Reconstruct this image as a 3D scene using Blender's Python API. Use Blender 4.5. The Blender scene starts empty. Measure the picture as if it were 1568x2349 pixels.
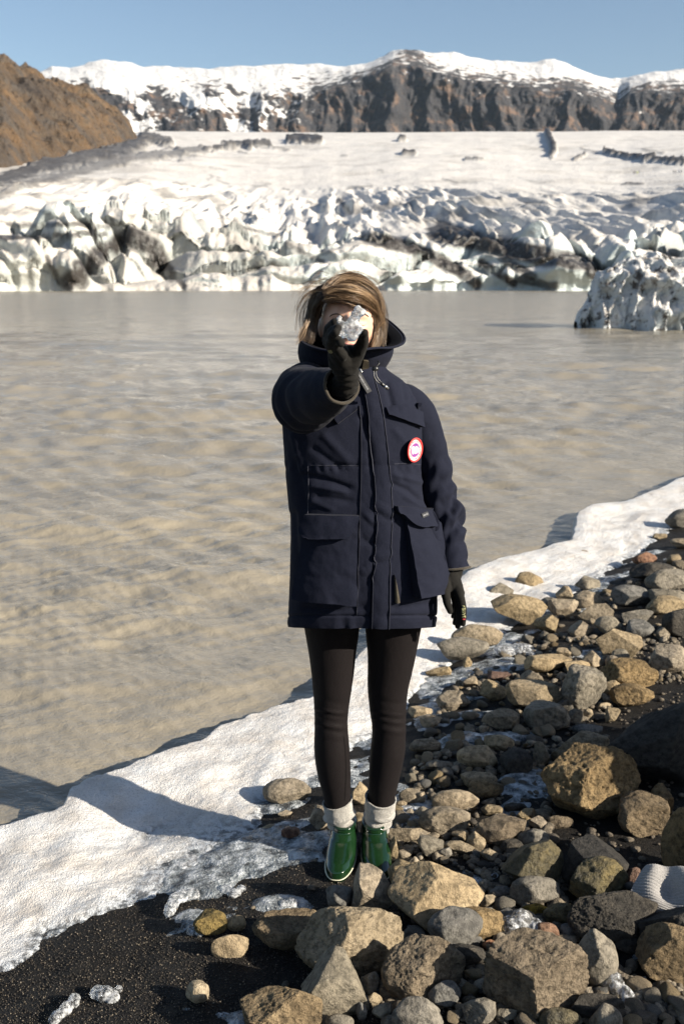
import bpy, bmesh, math, random
import numpy as np
from mathutils import Vector, Matrix
from mathutils.bvhtree import BVHTree

R = math.radians
rng = np.random.default_rng(11)
random.seed(5)
scene = bpy.context.scene
COL = scene.collection

# ------------------------------------------------------------------ camera
HC = 1.68                       # lens height above the sand at her feet
PITCH = R(13.04)
FPX, CX, CY = 2287.0, 784.0, 1174.5      # 35 mm lens measured in pixels of a 1568 wide print
cam_d = bpy.data.cameras.new('camera')
cam_d.sensor_fit = 'HORIZONTAL'
cam_d.sensor_width = 24.0
cam_d.lens = 35.0
cam_d.clip_start = 0.05
cam_d.clip_end = 20000
cam_d.dof.use_dof = True
cam_d.dof.focus_distance = 2.5
cam_d.dof.aperture_fstop = 6.3
cam = bpy.data.objects.new('camera', cam_d)
COL.objects.link(cam)
cam.location = (0, 0, HC)
cam.rotation_euler = (math.pi / 2 - PITCH, 0, 0)
scene.camera = cam

HAZE = 0.000014                   # density of the air
# ------------------------------------------------------------------ daylight
SUN_EL, SUN_AZ = R(25), R(116)           # azimuth clockwise from +Y: the sun stands to the right, a little behind the lens
world = bpy.data.worlds.new('World')
scene.world = world
world.use_nodes = True
wn = world.node_tree
bg = wn.nodes['Background']
sky = wn.nodes.new('ShaderNodeTexSky')
sky.sky_type = 'NISHITA'
sky.sun_disc = False
sky.sun_elevation = SUN_EL
sky.sun_rotation = SUN_AZ
sky.altitude = 100
sky.air_density = 1.0
sky.dust_density = 1.0
sky.ozone_density = 1.5
wn.links.new(sky.outputs['Color'], bg.inputs['Color'])
bg.inputs['Strength'].default_value = 0.062
sun_d = bpy.data.lights.new('sun', 'SUN')
sun_d.energy = 5.0
sun_d.angle = R(0.5)
sun_d.color = (1.0, 0.91, 0.77)
sun = bpy.data.objects.new('sun', sun_d)
COL.objects.link(sun)
sd = Vector((math.sin(SUN_AZ) * math.cos(SUN_EL), math.cos(SUN_AZ) * math.cos(SUN_EL), math.sin(SUN_EL)))
sun.rotation_euler = sd.to_track_quat('Z', 'Y').to_euler()
sun.location = (6, -3, 6)
scene.view_settings.view_transform = 'Standard'
scene.view_settings.look = 'None'
scene.view_settings.exposure = 1.15
scene.view_settings.gamma = 1.0

# ------------------------------------------------------------------ pixel <-> place
FW = np.array([0, math.cos(PITCH), -math.sin(PITCH)])
UP = np.array([0, math.sin(PITCH), math.cos(PITCH)])
CAM = np.array([0, 0, HC])

def ray(px, py):
    a = (np.asarray(px, float) - CX) / FPX
    b = -(np.asarray(py, float) - CY) / FPX
    a, b = np.broadcast_arrays(a, b)
    d = FW + b[..., None] * UP
    d = d.copy(); d[..., 0] += a
    return d

def PY(px, py, Y):              # the point seen at a pixel, at distance Y
    d = ray(px, py)
    return CAM + d * (np.asarray(Y, float) / d[..., 1])[..., None]

def PZ(px, py, z):              # the point seen at a pixel, at height z
    d = ray(px, py)
    return CAM + d * ((np.asarray(z, float) - HC) / d[..., 2])[..., None]

def ppm(py, Y):                 # pixels per metre there
    return FPX / (Y / float(ray(CX, py)[1]))

def pix(p):                     # place -> pixel
    q = np.asarray(p, float) - CAM
    dep = q @ FW
    return CX + FPX * q[..., 0] / dep, CY - FPX * (q @ UP) / dep

# ------------------------------------------------------------------ noise
_perm = np.random.default_rng(3).permutation(256)
_perm = np.concatenate([_perm, _perm, _perm])
_g = np.random.default_rng(4).normal(size=(256, 3))
_g /= np.linalg.norm(_g, axis=1)[:, None]

def perlin(p):
    p = np.asarray(p, float)
    i = np.floor(p).astype(np.int64)
    f = p - i
    i &= 255
    w = f * f * f * (f * (f * 6 - 15) + 10)
    out = 0
    for dx in (0, 1):
        wx = w[..., 0] if dx else 1 - w[..., 0]
        for dy in (0, 1):
            wy = w[..., 1] if dy else 1 - w[..., 1]
            for dz in (0, 1):
                wz = w[..., 2] if dz else 1 - w[..., 2]
                h = _perm[_perm[_perm[(i[..., 0] + dx) & 255] + ((i[..., 1] + dy) & 255)] + ((i[..., 2] + dz) & 255)]
                g = _g[h]
                out = out + wx * wy * wz * (g[..., 0] * (f[..., 0] - dx) + g[..., 1] * (f[..., 1] - dy) + g[..., 2] * (f[..., 2] - dz))
    return out * 1.5

def fbm(p, oct=4, gain=0.5, lac=2.03, ridged=False):
    p = np.asarray(p, float)
    a, s, t = 1.0, 0, 0.0
    for k in range(oct):
        n = perlin(p + 17.3 * k)
        if ridged:
            n = 1 - 2 * np.abs(n)
        s = s + a * n
        t += a
        a *= gain
        p = p * lac
    return s / t

def n2(x, y, sc, seed=0, oct=4, ridged=False, gain=0.5):
    x, y = np.broadcast_arrays(np.asarray(x, float), np.asarray(y, float))
    return fbm(np.stack([x * sc, y * sc, np.full(x.shape, seed * 7.31 + 0.37)], -1), oct, gain, ridged=ridged)

def worley(p, seed=0):          # distance to the nearest and second nearest cell point, and the cell's id
    p = np.asarray(p, float)
    i = np.floor(p).astype(np.int64)
    r = np.random.default_rng(100 + seed).random((512, 3))
    f1 = np.full(p.shape[:-1], 9.0); f2 = f1.copy(); cid = np.zeros(p.shape[:-1], np.int64); off = np.zeros(p.shape)
    for dx in (-1, 0, 1):
        for dy in (-1, 0, 1):
            for dz in (-1, 0, 1):
                c = i + (dx, dy, dz)
                h = _perm[_perm[_perm[c[..., 0] & 255] + (c[..., 1] & 255)] + (c[..., 2] & 255)]
                w = p - c - r[h]; d = np.linalg.norm(w, axis=-1)
                off = np.where((d < f1)[..., None], w, off)
                f2 = np.where(d < f1, f1, np.minimum(f2, d))
                cid = np.where(d < f1, h, cid)
                f1 = np.minimum(f1, d)
    return f1, f2, cid, off

def sst(a, b, x):
    t = np.clip((np.asarray(x, float) - a) / (b - a), 0, 1)
    return t * t * (3 - 2 * t)

def seg_dist(px, py, pts):      # distance to a polyline
    px = np.asarray(px, float); py = np.asarray(py, float)
    best = np.full(np.broadcast(px, py).shape, 1e9)
    for (x0, y0), (x1, y1) in zip(pts[:-1], pts[1:]):
        dx, dy = x1 - x0, y1 - y0
        t = np.clip(((px - x0) * dx + (py - y0) * dy) / (dx * dx + dy * dy + 1e-9), 0, 1)
        best = np.minimum(best, np.hypot(px - x0 - t * dx, py - y0 - t * dy))
    return best

# ------------------------------------------------------------------ meshes
def tag(o, label=None, cat=None, group=None, kind=None):
    if label: o['label'] = label
    if cat: o['category'] = cat
    if group: o['group'] = group
    if kind: o['kind'] = kind
    return o

def make_mesh(name, V, F, smooth=True):
    """F: (n,3) or (n,4) array, or a list of index tuples"""
    me = bpy.data.meshes.new(name)
    V = np.ascontiguousarray(np.asarray(V, np.float32).reshape(-1, 3))
    if isinstance(F, np.ndarray):
        n, k = F.shape
        me.vertices.add(len(V)); me.vertices.foreach_set('co', V.ravel())
        me.loops.add(n * k); me.loops.foreach_set('vertex_index', F.astype(np.int32).ravel())
        me.polygons.add(n); me.polygons.foreach_set('loop_start', np.arange(0, n * k, k, dtype=np.int32))
        me.update(calc_edges=True)
    else:
        me.from_pydata([tuple(v) for v in V.tolist()], [], [tuple(f) for f in F])
        me.update()
    if smooth:
        me.polygons.foreach_set('use_smooth', np.ones(len(me.polygons), bool))
    me.validate()
    return me

def link(name, me, mat, parent=None, loc=None):
    o = bpy.data.objects.new(name, me)
    COL.objects.link(o)
    if mat is not None and len(me.materials) == 0:
        me.materials.append(mat)
    if loc is not None:
        o.location = loc
    if parent is not None:
        o.parent = parent
        if parent.type == 'EMPTY':
            o.matrix_parent_inverse = Matrix.Translation(-Vector(parent.location))
    return o

def grid_faces(nu, nv, wu=False, wv=False):
    a = np.arange(nu if wu else nu - 1); b = np.arange(nv if wv else nv - 1)
    i, j = np.meshgrid(a, b, indexing='ij')
    i2, j2 = (i + 1) % nu, (j + 1) % nv
    return np.stack([i * nv + j, i2 * nv + j, i2 * nv + j2, i * nv + j2], -1).reshape(-1, 4)

def grid_obj(name, V, mat, parent=None, wu=False, wv=False, flip=False):
    nu, nv = V.shape[:2]
    F = grid_faces(nu, nv, wu, wv)
    if flip: F = F[:, ::-1]
    return link(name, make_mesh(name, V.reshape(-1, 3), F), mat, parent)

def attr(me, name, vals):
    a = me.attributes.new(name, 'FLOAT', 'POINT')
    a.data.foreach_set('value', np.ascontiguousarray(vals, np.float32).ravel())

def empty(name, loc):
    o = bpy.data.objects.new(name, None)
    o.empty_display_size = 0.1
    COL.objects.link(o)
    o.location = loc
    return o

def resample(pts, n, closed=False):
    """smooth (Catmull-Rom) resampling of rows of control values"""
    P = np.asarray(pts, float)
    m = len(P)
    u = np.linspace(0, m if closed else m - 1, n, endpoint=not closed)
    i = np.floor(u).astype(int)
    if not closed: i = np.minimum(i, m - 2)
    t = (u - i)[:, None]
    g = (lambda k: P[k % m]) if closed else (lambda k: P[np.clip(k, 0, m - 1)])
    p0, p1, p2, p3 = g(i - 1), g(i), g(i + 1), g(i + 2)
    return 0.5 * (2 * p1 + (p2 - p0) * t + (2 * p0 - 5 * p1 + 4 * p2 - p3) * t ** 2 + (3 * p1 - p0 - 3 * p2 + p3) * t ** 3)

def frames(C):
    """parallel-transported cross-section axes along a centre line"""
    T = np.gradient(C, axis=0); T /= np.linalg.norm(T, axis=1)[:, None] + 1e-12
    A = np.zeros_like(T)
    a = np.cross(T[0], (0.0, 0.0, 1.0))
    if np.linalg.norm(a) < 0.1: a = np.cross(T[0], (1.0, 0, 0))
    for k in range(len(C)):
        a = a - T[k] * (a @ T[k]); a /= np.linalg.norm(a)
        A[k] = a
    return T, A, np.cross(T, A)

def tube(C, rad, nseg=24, cap=True):
    """closed tube; rad: (n,) or (n,2). returns V, F"""
    C = np.asarray(C, float)
    rad = np.asarray(rad, float)
    if rad.ndim == 0: rad = np.full(len(C), float(rad))
    if rad.ndim == 1: rad = np.stack([rad, rad], 1)
    T, A, B = frames(C)
    th = np.linspace(0, 2 * np.pi, nseg, endpoint=False)
    V = C[:, None] + A[:, None] * (rad[:, :1, None] * np.cos(th)[None, :, None]) + B[:, None] * (rad[:, 1:, None] * np.sin(th)[None, :, None])
    n = len(C)
    F = [tuple(f) for f in grid_faces(n, nseg, False, True)]
    V = V.reshape(-1, 3)
    if cap:
        V = np.vstack([V, C[:1] , C[-1:]])
        a, b = n * nseg, n * nseg + 1
        for j in range(nseg):
            k = (j + 1) % nseg
            F.append((j, k, a)); F.append(((n - 1) * nseg + k, (n - 1) * nseg + j, b))
    return V, F

def join(parts):
    Vs, Fs, o = [], [], 0
    for V, F in parts:
        Vs.append(np.asarray(V, float).reshape(-1, 3))
        Fs += [tuple(int(i) + o for i in f) for f in F]
        o += len(Vs[-1])
    return np.vstack(Vs), Fs

_ico = {}
def ico(n):
    if n not in _ico:
        bm = bmesh.new()
        bmesh.ops.create_icosphere(bm, subdivisions=n, radius=1)
        bm.verts.ensure_lookup_table()
        _ico[n] = (np.array([v.co[:] for v in bm.verts]), np.array([[v.index for v in f.verts] for f in bm.faces]))
        bm.free()
    return _ico[n][0].copy(), _ico[n][1]

def ball(c, r, n=3):
    V, F = ico(n)
    return V * np.asarray(r, float) + np.asarray(c, float), [tuple(f) for f in F]

def capsule(a, b, ra, rb, n=9, seg=20):
    """tapered limb with round ends"""
    a = np.asarray(a, float); b = np.asarray(b, float)
    L = np.linalg.norm(b - a); d = (b - a) / max(L, 1e-9)
    pts, rad = [], []
    for k in range(5):
        t = math.cos(k / 4.001 * math.pi / 2); pts.append(a - d * ra * t); rad.append(max(ra * math.sin(k / 4.001 * math.pi / 2), 1e-4))
    for k in range(1, n):
        pts.append(a + (b - a) * k / n); rad.append(ra + (rb - ra) * k / n)
    for k in range(5):
        t = math.sin(k / 4.001 * math.pi / 2); pts.append(b + d * rb * t); rad.append(max(rb * math.cos(k / 4.001 * math.pi / 2), 1e-4))
    return tube(np.array(pts), np.array(rad), seg, True)

def blend(name, parts, voxel, smooth=6, factor=0.5):
    """one continuous skin over overlapping closed shapes"""
    V, F = join(parts)
    me = make_mesh(name, V, F)
    o = bpy.data.objects.new(name, me)
    COL.objects.link(o)
    m = o.modifiers.new('r', 'REMESH'); m.mode = 'VOXEL'; m.voxel_size = voxel; m.use_smooth_shade = True
    s = o.modifiers.new('s', 'SMOOTH'); s.iterations = smooth; s.factor = factor
    dg = bpy.context.evaluated_depsgraph_get()
    out = bpy.data.meshes.new_from_object(o.evaluated_get(dg))
    bpy.data.objects.remove(o); bpy.data.meshes.remove(me)
    out.name = name
    out.materials.clear()
    out.polygons.foreach_set('use_smooth', np.ones(len(out.polygons), bool))
    return out

def mesh_np(me):
    V = np.empty(len(me.vertices) * 3, np.float32); me.vertices.foreach_get('co', V)
    N = np.empty(len(me.vertices) * 3, np.float32); me.vertices.foreach_get('normal', N)
    return V.reshape(-1, 3).astype(float), N.reshape(-1, 3).astype(float)

def set_co(me, V):
    me.vertices.foreach_set('co', np.ascontiguousarray(V, np.float32).ravel()); me.update()

# ------------------------------------------------------------------ materials
class Mt:
    def __init__(s, name, base=(0.5, 0.5, 0.5), rough=0.8, **kw):
        s.m = bpy.data.materials.new(name); s.m.use_nodes = True
        s.nt = s.m.node_tree; s.b = s.nt.nodes['Principled BSDF']
        s.set('Base Color', (*base, 1)); s.set('Roughness', rough)
        for k, v in kw.items(): s.set(k.replace('_', ' '), v)
        s._tc = None
    def set(s, k, v): s.b.inputs[k].default_value = v
    def node(s, t, **kw):
        n = s.nt.nodes.new(t)
        for k, v in kw.items(): setattr(n, k, v)
        return n
    def ln(s, a, b): s.nt.links.new(a, b)
    def coord(s, which='Object', scale=None):
        if s._tc is None: s._tc = s.node('ShaderNodeTexCoord')
        o = s._tc.outputs[which]
        if scale is not None:
            mp = s.node('ShaderNodeMapping'); mp.inputs['Scale'].default_value = scale
            s.ln(o, mp.inputs['Vector']); o = mp.outputs['Vector']
        return o
    def noise(s, scale, detail=4, rough=0.55, vec=None, dist=0.0):
        n = s.node('ShaderNodeTexNoise'); n.inputs['Scale'].default_value = scale
        n.inputs['Detail'].default_value = detail; n.inputs['Roughness'].default_value = rough
        n.inputs['Distortion'].default_value = dist
        s.ln(vec if vec is not None else s.coord(), n.inputs['Vector'])
        return n.outputs['Fac']
    def voro(s, scale, feat='F1', vec=None, out='Distance'):
        n = s.node('ShaderNodeTexVoronoi'); n.feature = feat; n.inputs['Scale'].default_value = scale
        s.ln(vec if vec is not None else s.coord(), n.inputs['Vector'])
        return n.outputs[out]
    def ramp(s, fac, stops):
        r = s.node('ShaderNodeValToRGB'); s.ln(fac, r.inputs['Fac'])
        e = r.color_ramp.elements
        while len(e) < len(stops): e.new(0.5)
        for el, (p, c) in zip(e, stops):
            el.position = p; el.color = (*c, 1) if len(c) == 3 else c
        return r.outputs['Color']
    def mix(s, fac, a, b, mode='MIX'):
        n = s.node('ShaderNodeMix'); n.data_type = 'RGBA'; n.blend_type = mode
        for sock, v in ((n.inputs[0], fac), (n.inputs[6], a), (n.inputs[7], b)):
            if isinstance(v, bpy.types.NodeSocket): s.ln(v, sock)
            elif isinstance(v, (int, float)): sock.default_value = v
            else: sock.default_value = (*v, 1)
        return n.outputs[2]
    def math(s, op, a, b=0.0, clamp=False):
        n = s.node('ShaderNodeMath'); n.operation = op; n.use_clamp = clamp
        for sock, v in ((n.inputs[0], a), (n.inputs[1], b)):
            if isinstance(v, bpy.types.NodeSocket): s.ln(v, sock)
            else: sock.default_value = v
        return n.outputs[0]
    def attr(s, name):
        n = s.node('ShaderNodeAttribute'); n.attribute_name = name
        return n.outputs['Fac']
    def rand(s):
        return s.node('ShaderNodeObjectInfo').outputs['Random']
    def up(s):
        g = s.node('ShaderNodeNewGeometry'); x = s.node('ShaderNodeSeparateXYZ')
        s.ln(g.outputs['Normal'], x.inputs[0]); return x.outputs['Z']
    def color(s, sock): s.ln(sock, s.b.inputs['Base Color'])
    def rough(s, sock): s.ln(sock, s.b.inputs['Roughness'])
    def bump(s, h, dist=0.01, strength=1.0):
        n = s.node('ShaderNodeBump'); n.inputs['Distance'].default_value = dist; n.inputs['Strength'].default_value = strength
        s.ln(h, n.inputs['Height'])
        prev = s.b.inputs['Normal']
        if prev.is_linked: s.ln(prev.links[0].from_socket, n.inputs['Normal'])
        s.ln(n.outputs['Normal'], prev)
# ================================================================== THE SETTING
WZ = -0.15                                    # lake level
SA, SB = np.array([-1.1, 3.2]), np.array([3.1, 9.2])
SDIR = (SB - SA) / np.linalg.norm(SB - SA)
SNRM = np.array([SDIR[1], -SDIR[0]])          # points inland

def shore(x, y):                              # along-shore and inland coordinates
    dx, dy = np.asarray(x) - SA[0], np.asarray(y) - SA[1]
    return dx * SDIR[0] + dy * SDIR[1], dx * SNRM[0] + dy * SNRM[1]

def gz(x, y):                                 # height of the black sand
    t, s = shore(x, y)
    z = np.interp(s, [-6, -0.6, 0.25, 1.15, 2.0, 3.0, 5.0, 8.0, 20], [-1.3, -0.42, -0.17, 0.0, 0.05, 0.10, 0.42, 0.9, 2.0])
    z = z + 0.03 * n2(x, y, 0.9, 1, 2) * sst(0.2, 1.0, np.abs(s - 1.15))
    return z + 0.010 * n2(x, y, 5.0, 2, 3)

def onground(px, py, n=6):                    # where the ray through a pixel meets the sand
    z = 0.0
    for _ in range(n):
        p = PZ(px, py, z); z = gz(p[..., 0], p[..., 1])
    return p

def stretch(lo, a, b, hi, step, g=1.16):
    m = list(np.arange(a, b, step)); v, d = m[0], step
    left = []
    while v > lo: d *= g; v -= d; left.append(v)
    v, d = m[-1], step
    right = []
    while v < hi: d *= g; v += d; right.append(v)
    return np.array(left[::-1] + m + right)

# ---- black sand
M = Mt('black_sand', (0.03, 0.028, 0.026), 0.75, Specular_IOR_Level=0.25)
g1 = M.noise(120, 3, 0.8); g2 = M.noise(190, 2, 0.8); g3 = M.noise(6, 5, 0.6)
c = M.ramp(g2, [(0.50, (0.010, 0.009, 0.008)), (0.62, (0.026, 0.021, 0.016)), (0.68, (0.12, 0.09, 0.06)), (0.74, (0.34, 0.29, 0.22))])
c = M.mix(M.ramp(g3, [(0.42, (0, 0, 0)), (0.75, (.8, .8, .8))]), c, (0.020, 0.015, 0.011), 'MIX')
c = M.mix(0.55, c, M.ramp(g2, [(0.45, (0.012, 0.011, 0.010)), (0.66, (0.05, 0.04, 0.03)), (0.74, (0.22, 0.18, 0.13))]))
hs_ = M.node('ShaderNodeHueSaturation'); hs_.inputs['Value'].default_value = 0.50; M.ln(c, hs_.inputs['Color']); c = hs_.outputs[0]
M.color(c); M.rough(M.ramp(g3, [(0.3, (0.45, 0.45, 0.45)), (0.6, (0.8, 0.8, 0.8))]))
M.bump(g1, 0.012, 1.0); M.bump(g2, 0.006, 1.0)
SAND = M.m
xs = stretch(-2600, -1.7, 2.6, 2600, 0.016); ys = stretch(-300, 1.2, 5.6, 5500, 0.016)
X, Y = np.meshgrid(xs, ys, indexing='ij')
Z = gz(X, Y)
near = sst(9, 5, np.hypot(X, Y - 3))
Z = Z + near * (0.004 * n2(X, Y, 28, 3, 2) + 0.012 * np.clip(n2(X, Y, 7, 4, 3), 0, 1))
ground = grid_obj('ground', np.stack([X, Y, Z], -1), SAND)
tag(ground, 'black volcanic sand of the shore between the stones', kind='structure')

# ---- shore ice: edges taken from the photograph, as along-shore / inland curves
def edge(pts, z):
    p = np.array(pts, float); q = PZ(p[:, 0], p[:, 1], z)
    t, s = shore(q[:, 0], q[:, 1]); o = np.argsort(t)
    return t[o], s[o]
wt, ws = edge([(-300, 1960), (-120, 1915), (0, 1890), (100, 1862), (122, 1850), (135, 1815), (200, 1785), (330, 1738), (400, 1712), (455, 1692), (480, 1668), (560, 1640), (640, 1618), (720, 1592),
               (790, 1520), (850, 1462), (920, 1400), (1000, 1350), (1065, 1308), (1150, 1282), (1220, 1262), (1296, 1245), (1308, 1180), (1345, 1162), (1420, 1155), (1490, 1128), (1568, 1090), (1700, 1040), (1900, 985)], -0.06)
it, isn = edge([(-300, 2330), (-100, 2215), (0, 2165), (100, 2118), (200, 2072), (300, 2030), (390, 1975), (470, 1940), (520, 1890), (600, 1850), (630, 1790), (720, 1770), (790, 1730), (830, 1650),
                (930, 1600), (960, 1545), (1040, 1490), (1130, 1425), (1280, 1345), (1350, 1310), (1420, 1268), (1500, 1215), (1568, 1172), (1700, 1110), (1900, 1040)], 0.0)
tt = np.concatenate([np.arange(-2.0, 2.4, 0.012), stretch(2.4, 2.4, 2.42, 16, 0.014, 1.014)[1:]])
qq = np.linspace(0, 1, 190)
S_w = np.interp(tt, wt, ws); S_i = np.interp(tt, it, isn)
S_i = S_i + 0.15 * n2(tt, 0, 3.0, 5, 4) + 0.03 * n2(tt, 0, 14.0, 6, 3)
S_w = S_w + 0.02 * n2(tt, 0, 4.0, 7, 3)
S_i = np.maximum(S_i, S_w + 0.25)
S = (S_w - 0.12)[:, None] + (S_i - S_w + 0.55)[:, None] * qq[None]
T = np.repeat(tt[:, None], len(qq), 1)
X = SA[0] + SDIR[0] * T + SNRM[0] * S; Y = SA[1] + SDIR[1] * T + SNRM[1] * S
q = S - S_w[:, None]; r = S_i[:, None] - S
bumps = n2(X, Y, 3.2, 8, 3)
thick = 0.045 + 0.05 * sst(0.9, 0.1, q) + 0.035 * bumps + 0.006 * n2(X, Y, 22, 9, 3)
hol = np.exp(-(((X + 0.62) / 0.24) ** 2 + ((Y - 2.98) / 0.2) ** 2))        # the hollow left of her shadow
thick = thick - 0.06 * hol
lip = sst(-0.005, 0.055, q + 0.02 * n2(X, Y, 18, 10, 3))
taper = np.clip(r / 0.30, -1.2, 1)
taper = np.where(taper > 0, np.sqrt(np.clip(taper, 0, 1)), taper * 0.6)
h = gz(X, Y) + thick * taper - 0.008 + 0.016 * n2(X, Y, 13, 11, 3) * sst(0.35, 0.0, r) 
top_w = WZ + 0.115 + 0.03 * bumps                         # the outer rim stands clear of the water
h = np.where(q < 0.4, np.maximum(h, top_w * sst(0.45, 0.1, q) + h * (1 - sst(0.45, 0.1, q))), h)
h = h * lip + (WZ - 0.20) * (1 - lip)
h = h + 0.0035 * n2(X, Y, 70, 12, 2) * lip * sst(-0.1, 0.1, r)
M = Mt('granular_ice', (0.8, 0.8, 0.8), 0.42, Specular_IOR_Level=0.5)
d1 = M.noise(9, 5, 0.6); d2 = M.noise(160, 2, 0.7); d3 = M.noise(45, 3, 0.6)
c = M.ramp(d1, [(0.32, (0.47, 0.435, 0.395)), (0.48, (0.58, 0.56, 0.535)), (0.66, (0.62, 0.62, 0.615))])
c = M.mix(M.ramp(d2, [(0.34, (.7, .7, .7)), (0.44, (0, 0, 0))]), c, (0.42, 0.405, 0.385))
c = M.mix(M.ramp(M.noise(3.2, 5, 0.7), [(0.48, (0, 0, 0)), (0.66, (0.55, 0.55, 0.55))]), c, (0.44, 0.395, 0.345))
c = M.mix(M.ramp(M.noise(420, 1, 0.5), [(0.72, (0, 0, 0)), (0.76, (1, 1, 1))]), c, (0.16, 0.13, 0.10))
thin = M.attr('thin')
c = M.mix(thin, c, M.ramp(d3, [(0.42, (0.10, 0.105, 0.11)), (0.56, (0.48, 0.50, 0.52))]))
M.color(c); M.rough(M.ramp(d2, [(0.35, (0.15, 0.15, 0.15)), (0.6, (0.55, 0.55, 0.55))]))
M.bump(d2, 0.006, 0.7); M.bump(M.voro(240), 0.004, 0.6); M.bump(d3, 0.010, 0.4); M.bump(d1, 0.02, 0.3)
M.set('Subsurface Weight', 0.25); M.set('Subsurface Radius', (0.03, 0.035, 0.04)); M.set('Subsurface Scale', 0.5)
ICE = M.m
so = grid_obj('shore_ice', np.stack([X, Y, h], -1), ICE)
attr(so.data, 'thin', sst(0.030, 0.004, h - gz(X, Y)) * sst(0.1, 0.3, q))
tag(so, 'white granular ice shelf frozen along the lake edge', kind='structure')

# ---- thin ice glazing the sand and filling the hollows between stones
xs = np.arange(-1.5, 2.3, 0.0125); ys = np.arange(1.5, 6.4, 0.0125)
X, Y = np.meshgrid(xs, ys, indexing='ij')
t_, s_ = shore(X, Y)
fld = n2(X, Y, 3.2, 21, 4) * 0.9 + 0.25 * n2(X, Y, 15, 22, 3)
spots = [(1150, 1865, .14, .10), (1200, 1790, .16, .12), (1110, 2005, .13, .10), (1060, 1700, .14, .08), (1170, 1690, .1, .06), (640, 1985, .20, .06), (560, 1940, .2, .08), (470, 1990, .12, .10), (510, 2045, .10, .06),
         (1090, 1600, .12, .06), (960, 1870, .10, .06), (1190, 1420, .2, .06), (430, 2110, .10, .08), (590, 2335, .16, .05), (600, 1960, .22, .05), (680, 1930, .14, .05), (540, 1985, .18, .06), (640, 1850, .12, .05), (650, 2080, .12, .06), (1000, 1560, .2, .07), (440, 1960, .16, .06),
         (1340, 1500, .16, .1), (1130, 1530, .2, .08), (700, 1790, .12, .06), (740, 1880, .10, .05), (690, 2200, .12, .1), (1080, 1640, .12, .05)]
amp = np.zeros_like(X)
for (px, py, a, b) in spots:
    p = onground(np.array(px), np.array(py))
    amp += np.exp(-(((X - p[0]) / a) ** 2 + ((Y - p[1]) / b) ** 2))
s_in = np.interp(t_, it, isn); amp += .9 * np.exp(-((s_ - s_in - .06) / .11) ** 2) * (0.55 + n2(X, Y, 4, 25, 2))
lvl = fld - 0.50 + 0.58 * np.clip(amp, 0, 1.1) + 0.10 * sst(0.9, 0.5, np.abs(s_ - 0.9)) - 0.15 * sst(2.6, 2.0, Y) * sst(.1, -.1, X)
zf = gz(X, Y) + np.clip(lvl * 0.05, -0.05, 0.010) + 0.008 * n2(X, Y, 7, 4, 3).clip(0, 1) + 0.0035 * n2(X, Y, 45, 24, 2) + 0.004
M = Mt('thin_clear_ice', (0.42, 0.46, 0.50), 0.10, Specular_IOR_Level=0.6, IOR=1.31)
d1 = M.noise(26, 4, 0.6); d2 = M.noise(140, 2, 0.6)
c = M.ramp(d1, [(0.36, (0.05, 0.055, 0.06)), (0.50, (0.22, 0.24, 0.25)), (0.62, (0.48, 0.50, 0.52)), (0.75, (0.66, 0.68, 0.69))])
c = M.mix(M.ramp(d2, [(0.60, (0, 0, 0)), (0.78, (0.8, 0.8, 0.8))]), c, (0.7, 0.71, 0.72))
M.color(c); M.bump(d2, 0.012, 0.9); M.bump(d1, 0.02, 0.6)
FILM = M.m
keep = lvl > -0.10
F = grid_faces(len(xs), len(ys)); k = keep.ravel(); F = F[k[F].any(1)]
used = np.unique(F); mp = np.zeros(k.size, int); mp[used] = np.arange(used.size)
fo = link('ice_film', make_mesh('ice_film', np.stack([X, Y, zf], -1).reshape(-1, 3)[used], mp[F]), FILM)
tag(fo, 'thin glassy ice glazing the black sand between the stones', kind='stuff')

# ---- lake
rows = np.concatenate([np.linspace(647.0, 668, 60), np.linspace(669, 1010, 290), np.linspace(1011.5, 2000, 560)])
cols = np.linspace(-260, 1830, 520)
PXg, PYg = np.meshgrid(cols, rows, indexing='ij')
P = PZ(PXg, PYg, WZ); X, Y = P[..., 0], P[..., 1]
cell = np.maximum(np.abs(np.gradient(Y, axis=1)), 0.8 * np.abs(np.gradient(X, axis=0))) + 1e-6
H = np.zeros_like(X)
wr = np.random.default_rng(8)
warp = 0.35 * n2(X, Y, 0.35, 31, 2)
for k in range(54):
    lam = 0.07 * (1.115 ** k)
    if lam > 7: lam = wr.uniform(0.8, 2.2)
    ang = wr.normal(R(95), R(34) if lam < 0.8 else R(20))
    kx, ky = math.cos(ang) * 2 * math.pi / lam, math.sin(ang) * 2 * math.pi / lam
    a = 0.0150 * lam ** 0.92 / (1 + (lam / 2.2) ** 2.0) * (0.72 if 0.5 < lam < 3 else 1.0)
    env = 0.5 + 1.0 * np.clip(n2(X, Y, 0.22 / max(lam, 0.5), 40 + k, 2) + 0.35, 0, 1.4)
    ph = kx * X + ky * Y + warp * 6 / max(lam, 0.6) + wr.uniform(0, 7)
    w = np.sin(ph); w = np.where(w > 0, w ** 1.0, w * 0.8)
    H += a * env * w * sst(0.22 * lam, 0.42 * lam, lam - 0 * cell) * sst(lam * 0.34, lam * 0.13, cell)
_, sh = shore(X, Y)
H *= 0.40 + 0.60 * sst(-0.2, -1.8, sh)
M = Mt('silty_water', (0.30, 0.215, 0.115), 0.05, IOR=1.33, Specular_IOR_Level=0.85)
v1 = M.coord('Object', (1.0, 1.5, 1.0))
big = M.noise(0.35, 3, 0.5, v1)
M.color(M.ramp(big, [(0.35, (0.218, 0.193, 0.150)), (0.65, (0.255, 0.222, 0.166))]))
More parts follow.
